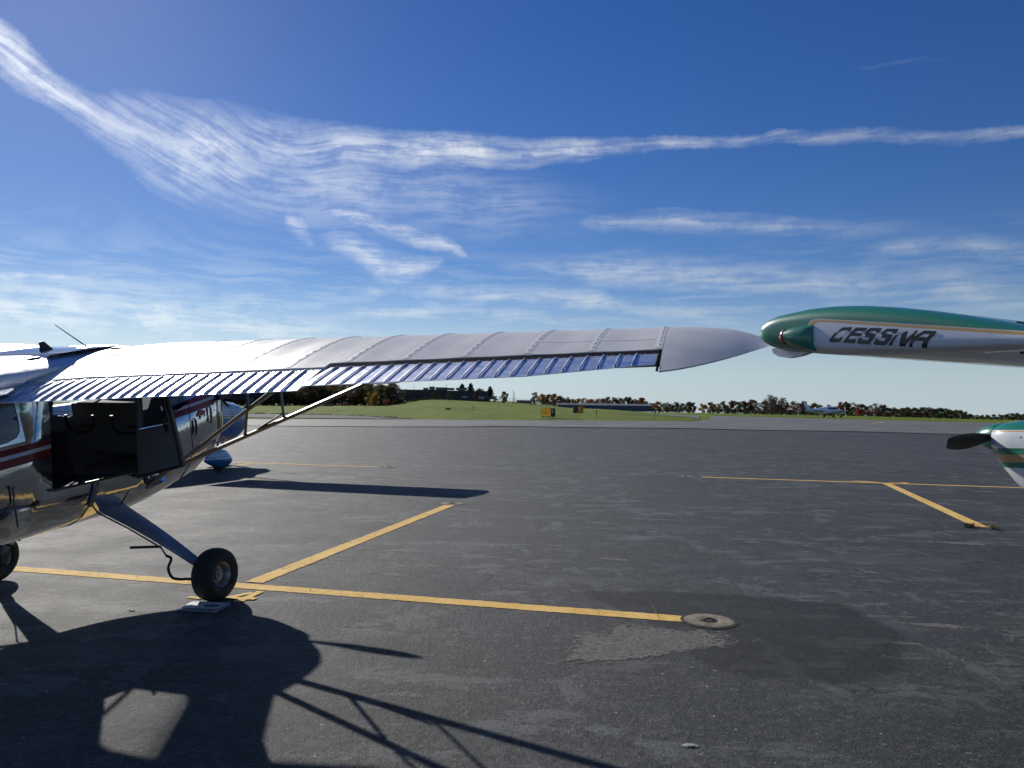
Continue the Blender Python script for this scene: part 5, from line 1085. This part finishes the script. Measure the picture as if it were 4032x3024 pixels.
while u < 4500:
    hp = interp([(3455, 40), (3600, 46), (3720, 48), (3800, 34), (3840, 18), (3870, 22), (3930, 24), (3990, 34), (4040, 30), (4900, 44)], u); cl = rt.choice(['olive', 'green', 'olive', 'brown', 'green', 'olive'])
    tree(u, 300 + rt.uniform(-16, 16), hp + rt.uniform(-2, 2), 'bush', cl, f'dense {WORD[cl]} tree {where(u)}', 'trees of the rounded wood', wide=.95)
    cb = rt.choice(['green', 'olive', 'brown']); tree(u + 10, 282 + rt.uniform(-6, 6), hp * .6 + rt.uniform(-2, 3), 'bush', cb, f'low {WORD[cb]} bush in front {where(u + 10)}', 'bushes of the rounded wood', wide=1.1, name='shrub')
    u += 23
# scrub on the bank; its low right stretch imitates a terrain shadow line
u = 1560
while u < 1830:
    d = interp([(1560, 262), (1640, 285), (1810, 300), (1830, 302)], u); cb = rt.choice(['brown', 'grey', 'olive']); tree(u, d, interp([(1560, 22), (1620, 20), (1660, 12), (1830, 5)], u) * rt.uniform(.7, 1.2), 'bush', cb, f'low {WORD[cb]} scrub on the bank {where(u)}', 'scrub on the bank', wide=1.2, name='shrub'); u += 15

# ------------------------------------------------------------------ dark flat-roofed building on the rise
def building():
    d = 345.0; x0, x1 = ux(1583, d), ux(1925, d); zb = 5.3; root = empty('flat_roofed_building', ((x0 + x1) / 2, d, zb), R(-4)); L = (x1 - x0); h = 4.6
    def fn(t, b):
        p = t.node('ShaderNodeTexCoord').outputs['Object']; br = t.node('ShaderNodeTexBrick'); t.put(br.inputs['Vector'], t.scalevec(p, 1, 1, 1)); br.inputs['Scale'].default_value = 3; br.inputs['Color1'].default_value = (.055, .034, .030, 1); br.inputs['Color2'].default_value = (.075, .048, .042, 1); br.inputs['Mortar'].default_value = (.06, .055, .05, 1); t.put(b.inputs['Base Color'], br.outputs[0])
    MW = mat('dark_brick', rough=.85, fn=fn); MR = mat('roof_edge', (.03, .028, .03), .6); MU = mat('roof_unit', (.16, .17, .16), .5); MWIN = mat('pale_window', (.45, .48, .5), .2)
    m = MB(); m.box((-L * .24, 0, h / 2), (L * .52, 14, h)); m.box((L * .26, -1.5, h / 2 - .15), (L * .48, 14, h - .3)); m.build('wall', MW, root, smooth=False)
    m = MB(); m.box((-L * .24, 0, h + .12), (L * .525, 14.3, .24)); m.box((L * .26, -1.5, h - .18), (L * .485, 14.3, .24)); rf = m.build('roof', MR, root, smooth=False)
    for (u0, u1, hh) in ((1673, 1690, .8), (1697, 1715, 1.4), (1722, 1764, 1.1), (1768, 1792, .9), (1802, 1842, 1.0)):
        a, b = ux(u0, d) - (x0 + x1) / 2, ux(u1, d) - (x0 + x1) / 2; m = MB(); m.box(((a + b) / 2, -3, h + .24 + hh / 2), (b - a, 3, hh)); m.box(((a + b) / 2, -3, h + .3 + hh), (b - a + .3, 3.3, .12)); m.build('roof_unit', MU, rf, smooth=False)
    def win(u0, u1, z0, z1, yf, nm='window', n=1):
        a, b = ux(u0, d) - (x0 + x1) / 2, ux(u1, d) - (x0 + x1) / 2; m = MB(); m.box(((a + b) / 2, yf, (z0 + z1) / 2), (b - a + .2, .12, z1 - z0 + .2)); f = m.build(nm, MR, root, smooth=False)
        for k in range(n):
            w = (b - a) / n; m = MB(); m.box((a + w * (k + .5), yf - .08, (z0 + z1) / 2), (w * .86, .06, z1 - z0)); m.build('pane', MWIN if nm != 'dark_window' else M_DGLASS, f, smooth=False)
    win(1593, 1596, .9, 2.3, -7.03, 'door'); win(1890, 1916, .9, 2.1, -8.53, 'window', 5); win(1830, 1850, 1.4, 2.2, -8.53, 'window', 4)
    for u0 in (1606, 1630, 1655): win(u0, u0 + 9, 1.3, 2.3, -7.03, 'dark_window', 2)
    tag(root, 'long dark brick building with a flat roof and roof units on the grassy rise', 'building')
building()
def long_shed():
    d = 352.0; x0, x1 = ux(2195, d), ux(2560, d); x = (x0 + x1) / 2; root = empty('long_shed', (x, d, terr(x, d) - .8), R(-1.5)); L = x1 - x0
    m = MB(); m.box((0, 0, 1.3), (L, 10, 2.6)); m.build('wall', mat('shed_steel', (.075, .095, .13), .5), root, smooth=False)
    m = MB(); m.add([(-L / 2 - .3, -5.3, 2.6), (L / 2 + .3, -5.3, 2.6), (L / 2 + .3, 0, 3.5), (-L / 2 - .3, 0, 3.5), (-L / 2 - .3, 5.3, 2.6), (L / 2 + .3, 5.3, 2.6)], [(0, 1, 2, 3), (3, 2, 5, 4), (0, 3, 4), (1, 5, 2)]); m.build('roof', mat('shed_roof', (.12, .14, .17), .7, 0, .2), root, smooth=False)
    for k in range(14): m = MB(); m.box((-L / 2 + (k + .5) * L / 14, -5.03, 1.2), (L / 14 * .8, .06, 2.2)); m.build('door', mat('shed_door', (.05, .065, .10), .5), root, smooth=False)
    tag(root, 'long low blue grey hangar row before the middle treeline', 'building')
    x0, x1 = ux(2035, 330), ux(2095, 330); r2 = empty('small_shed', ((x0 + x1) / 2, 330, terr(x0, 330) - .3)); m = MB(); m.box((0, 0, .6), (x1 - x0, 5, 1.2)); m.build('wall', MATS['shed_steel'], r2, smooth=False); m = MB(); m.box((0, 0, 1.3), (x1 - x0 + .4, 5.4, .2)); m.build('roof', MATS['shed_roof'], r2, smooth=False)
    tag(r2, 'small pale roofed shed between the thin poles and the tall olive tree', 'building')
long_shed()
# chain-link fence on the rise: posts, rails and wires
M_FENCE = mat('fence_steel', (.05, .055, .06), .5, .4)
e = empty('chain_link_fence', (0, 0, 0)); tag(e, 'thin chain-link fence running across the rise below the dark building', 'fence')
FP = [(u, interp([(1700, 322), (1930, 322), (2140, 300), (2300, 330)], u)) for u in range(1700, 2300, 14)]; top = []
for (u, d) in FP:
    x = ux(u, d); z = terr(x, d); m = MB(); m.tube([(x, d, z - .2), (x, d, z + 2.0)], .05, 5); m.build('post', M_FENCE, e); top.append(Vector((x, d, z)))
m = MB()
for (a, b) in zip(top, top[1:]):
    for hz in (.1, .5, .8, 1.1, 1.4, 1.7, 1.95): m.tube([a + Vector((0, 0, hz)), b + Vector((0, 0, hz))], .018 if hz < 1.9 else .03, 3, cap=False)
tag(m.build('mesh_wire', M_FENCE, e), kind='stuff')
def pole(u, d, hpx, label):
    x = ux(u, d); m = MB(); h = hpx / 3000 * d; m.tube([(0, 0, -.3), (0, 0, h * .5), (0, 0, h)], [.13, .10, .07], 8); m.box((0, -.25, h), (.16, .9, .12)); m.box((0, .3, h - .05), (.3, .35, .1)); tag(m.build('light_pole', mat('pole_grey', (.10, .10, .10), .5), loc=(x, d, terr(x, d))), label, 'pole')
pole(1555, 330, 58, 'thin dark pole left of the dark building'); pole(1630, 375, 60, 'thin pole rising behind the roof of the dark building'); pole(1758, 372, 60, 'pale thin pole behind the roof units of the building'); pole(2021, 300, 52, 'taller of two thin poles right of the olive orange tree'); pole(2027, 300, 42, 'shorter of two thin poles right of the olive orange tree')

# ------------------------------------------------------------------ airfield signs and lights
def text_mesh(body, size, matl, ext=.004):
    fc = bpy.data.curves.new('t', 'FONT'); fc.body = body; fc.size = size; fc.extrude = ext; fc.align_x = 'CENTER'; fc.align_y = 'CENTER'; o = bpy.data.objects.new('t', fc); COL.objects.link(o); bpy.context.view_layer.update()
    me = bpy.data.meshes.new_from_object(o.evaluated_get(bpy.context.evaluated_depsgraph_get())); bpy.data.objects.remove(o); me.materials.append(matl); return me
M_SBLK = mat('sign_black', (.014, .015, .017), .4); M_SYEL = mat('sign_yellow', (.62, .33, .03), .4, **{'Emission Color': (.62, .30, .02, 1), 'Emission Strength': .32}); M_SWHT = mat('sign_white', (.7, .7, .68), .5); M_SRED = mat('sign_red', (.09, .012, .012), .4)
def sign_root(name, u, d, rz, label): x = ux(u, d); return tag(empty(name, (x, d, terr(x, d)), rz), label, 'sign')
r = sign_root('direction_sign', 2160, 86, R(6), 'yellow taxiway direction sign with arrows round a black E')
m = MB(); m.box((0, .0, .62), (1.58, .22, .94)); o = m.build('housing', M_SBLK, r); bv = o.modifiers.new('b', 'BEVEL'); bv.width = .02
m = MB(); m.box((-.25, -.115, .63), (1.03, .02, .84)); yp = m.build('yellow_panel', M_SYEL, r, smooth=False)
link('letter_e', text_mesh('E', .72, M_SBLK), yp, rot=(R(90), 0, 0), loc=(-.25, -.13, .63))
for s in (-1, 1):
    m = MB(); m.tube([(-.25 + s * .24, -.13, .42), (-.25 + s * .40, -.13, .80)], .03, 4); m.tube([(-.25 + s * .27, -.13, .76), (-.25 + s * .41, -.13, .83), (-.25 + s * .43, -.13, .64)], .026, 4); m.build('arrow', M_SBLK, yp)
for z in (.85, .66): m = MB(); m.box((.46, -.115, z), (.13, .02, .15)); m.build('white_marker', M_SWHT, r, smooth=False)
for x in (-.6, 0, .6): m = MB(); m.tube([(x, 0, -.05), (x, 0, .18)], .04, 6); m.build('leg', M_SBLK, r)
for x in (-.3, .12): m = MB(); m.box((x, 0, 1.12), (.12, .1, .06)); m.build('lamp_cap', M_SBLK, r, smooth=False)
r = sign_root('location_sign', 2278, 97, R(-4), 'black taxiway location sign with a yellow bordered E')
m = MB(); m.box((0, 0, .72), (1.28, .24, .90)); o = m.build('housing', M_SBLK, r); bv = o.modifiers.new('b', 'BEVEL'); bv.width = .02
m = MB()
for (c, s_) in (((.27, -.125, 1.10), (.62, .012, .035)), ((.27, -.125, .34), (.62, .012, .035)), ((-.04, -.125, .72), (.035, .012, .76)), ((.58, -.125, .72), (.035, .012, .76))): m.box(c, s_)
m.build('yellow_border', M_SYEL, r, smooth=False); link('letter_e', text_mesh('E', .70, M_SYEL), r, rot=(R(90), 0, 0), loc=(.27, -.128, .72))
for x in (-.45, .45): m = MB(); m.tube([(x, 0, -.05), (x, 0, .3)], .04, 6); m.build('leg', M_SWHT, r)
r = sign_root('runway_sign', 1297, 225, 0, 'low dark runway sign with white figures at the woods edge')
m = MB(); m.box((0, 0, .45), (2.05, .25, .72)); m.build('housing', M_SRED, r); link('figures', text_mesh('21-3', .6, M_SWHT), r, rot=(R(90), 0, 0), loc=(0, -.14, .45))
for x in (-.7, .7): m = MB(); m.tube([(x, 0, -.1), (x, 0, .12)], .05, 6); m.build('leg', M_SBLK, r)
M_BLUE = mat('blue_lens', (.008, .018, .16), .15, 0, .6); M_STAKE = mat('stake_green_yellow', (.20, .20, .05), .6)
def edge_light(u, d, h, label):
    x = ux(u, d); r = empty('edge_light', (x, d, terr(x, d))); m = MB(); m.tube([(0, 0, -.05), (0, 0, h - .25)], .022, 6); m.build('stake', M_STAKE, r)
    m = MB(); m.tube([(0, 0, h - .28), (0, 0, h - .2)], [.05, .065], 10); m.build('collar', M_SWHT, r)
    m = MB(); m.lathe([(.07, h - .2), (.085, h - .12), (.075, h - .03), (.04, h), (0, h + .005)], 12, axis='z'); m.build('lens', M_BLUE, r); tag(r, label, 'light', 'taxiway edge lights')
edge_light(2350, 83, .98, 'blue edge light on a stake nearest right of the black sign'); edge_light(2400, 104, .92, 'blue edge light standing behind the grass right of the black sign'); edge_light(2580, 82, .98, 'nearer one of the pair of blue edge lights near the grass tip'); edge_light(2592, 103, .90, 'farther one of the pair of blue edge lights near the grass tip'); edge_light(1865, 118, .90, 'lone blue edge light on the mown slope left of the yellow sign')
edge_light(3214, 101, 1.05, 'edge light on a stake just below the tail of the far airplane'); edge_light(3182, 116, .62, 'short edge light left of the far airplane tail')
x = ux(1766, 150); m = MB(); m.box((0, 0, .12), (.95, .5, .26)); m.box((0, 0, .27), (1.05, .6, .05)); tag(m.build('drain_box', M_SBLK, loc=(x, 150, terr(x, 150))), 'low black drain box in the grass below the building', 'box')
x = ux(1206, 226); m = MB(); m.lathe([(.17, 0), (.17, .04), (.13, .05), (.03, .75), (0, .76)], 12, axis='z'); tag(m.build('traffic_cone', mat('cone_orange', (.6, .13, .03), .6), loc=(x, 226, terr(x, 226))), 'tiny orange cone at the grass edge before the dark woods', 'cone')
# curved taxi line far right
m = MB(); P = []
for k in range(24):
    a = k / 23; u = lerp(3432, 3478, math.sin(a * math.pi)); d = lerp(84.5, 88.5, a); P.append((ux(u, d), d))
for (p, q) in zip(P, P[1:]): m.add([(p[0] - .25, p[1], terr(*p) + .06), (p[0] + .25, p[1], terr(*p) + .06), (q[0] + .25, q[1], terr(*q) + .06), (q[0] - .25, q[1], terr(*q) + .06)], [(0, 1, 2, 3)])
tag(m.build('marking_line', M_YEL, smooth=False), kind='structure')
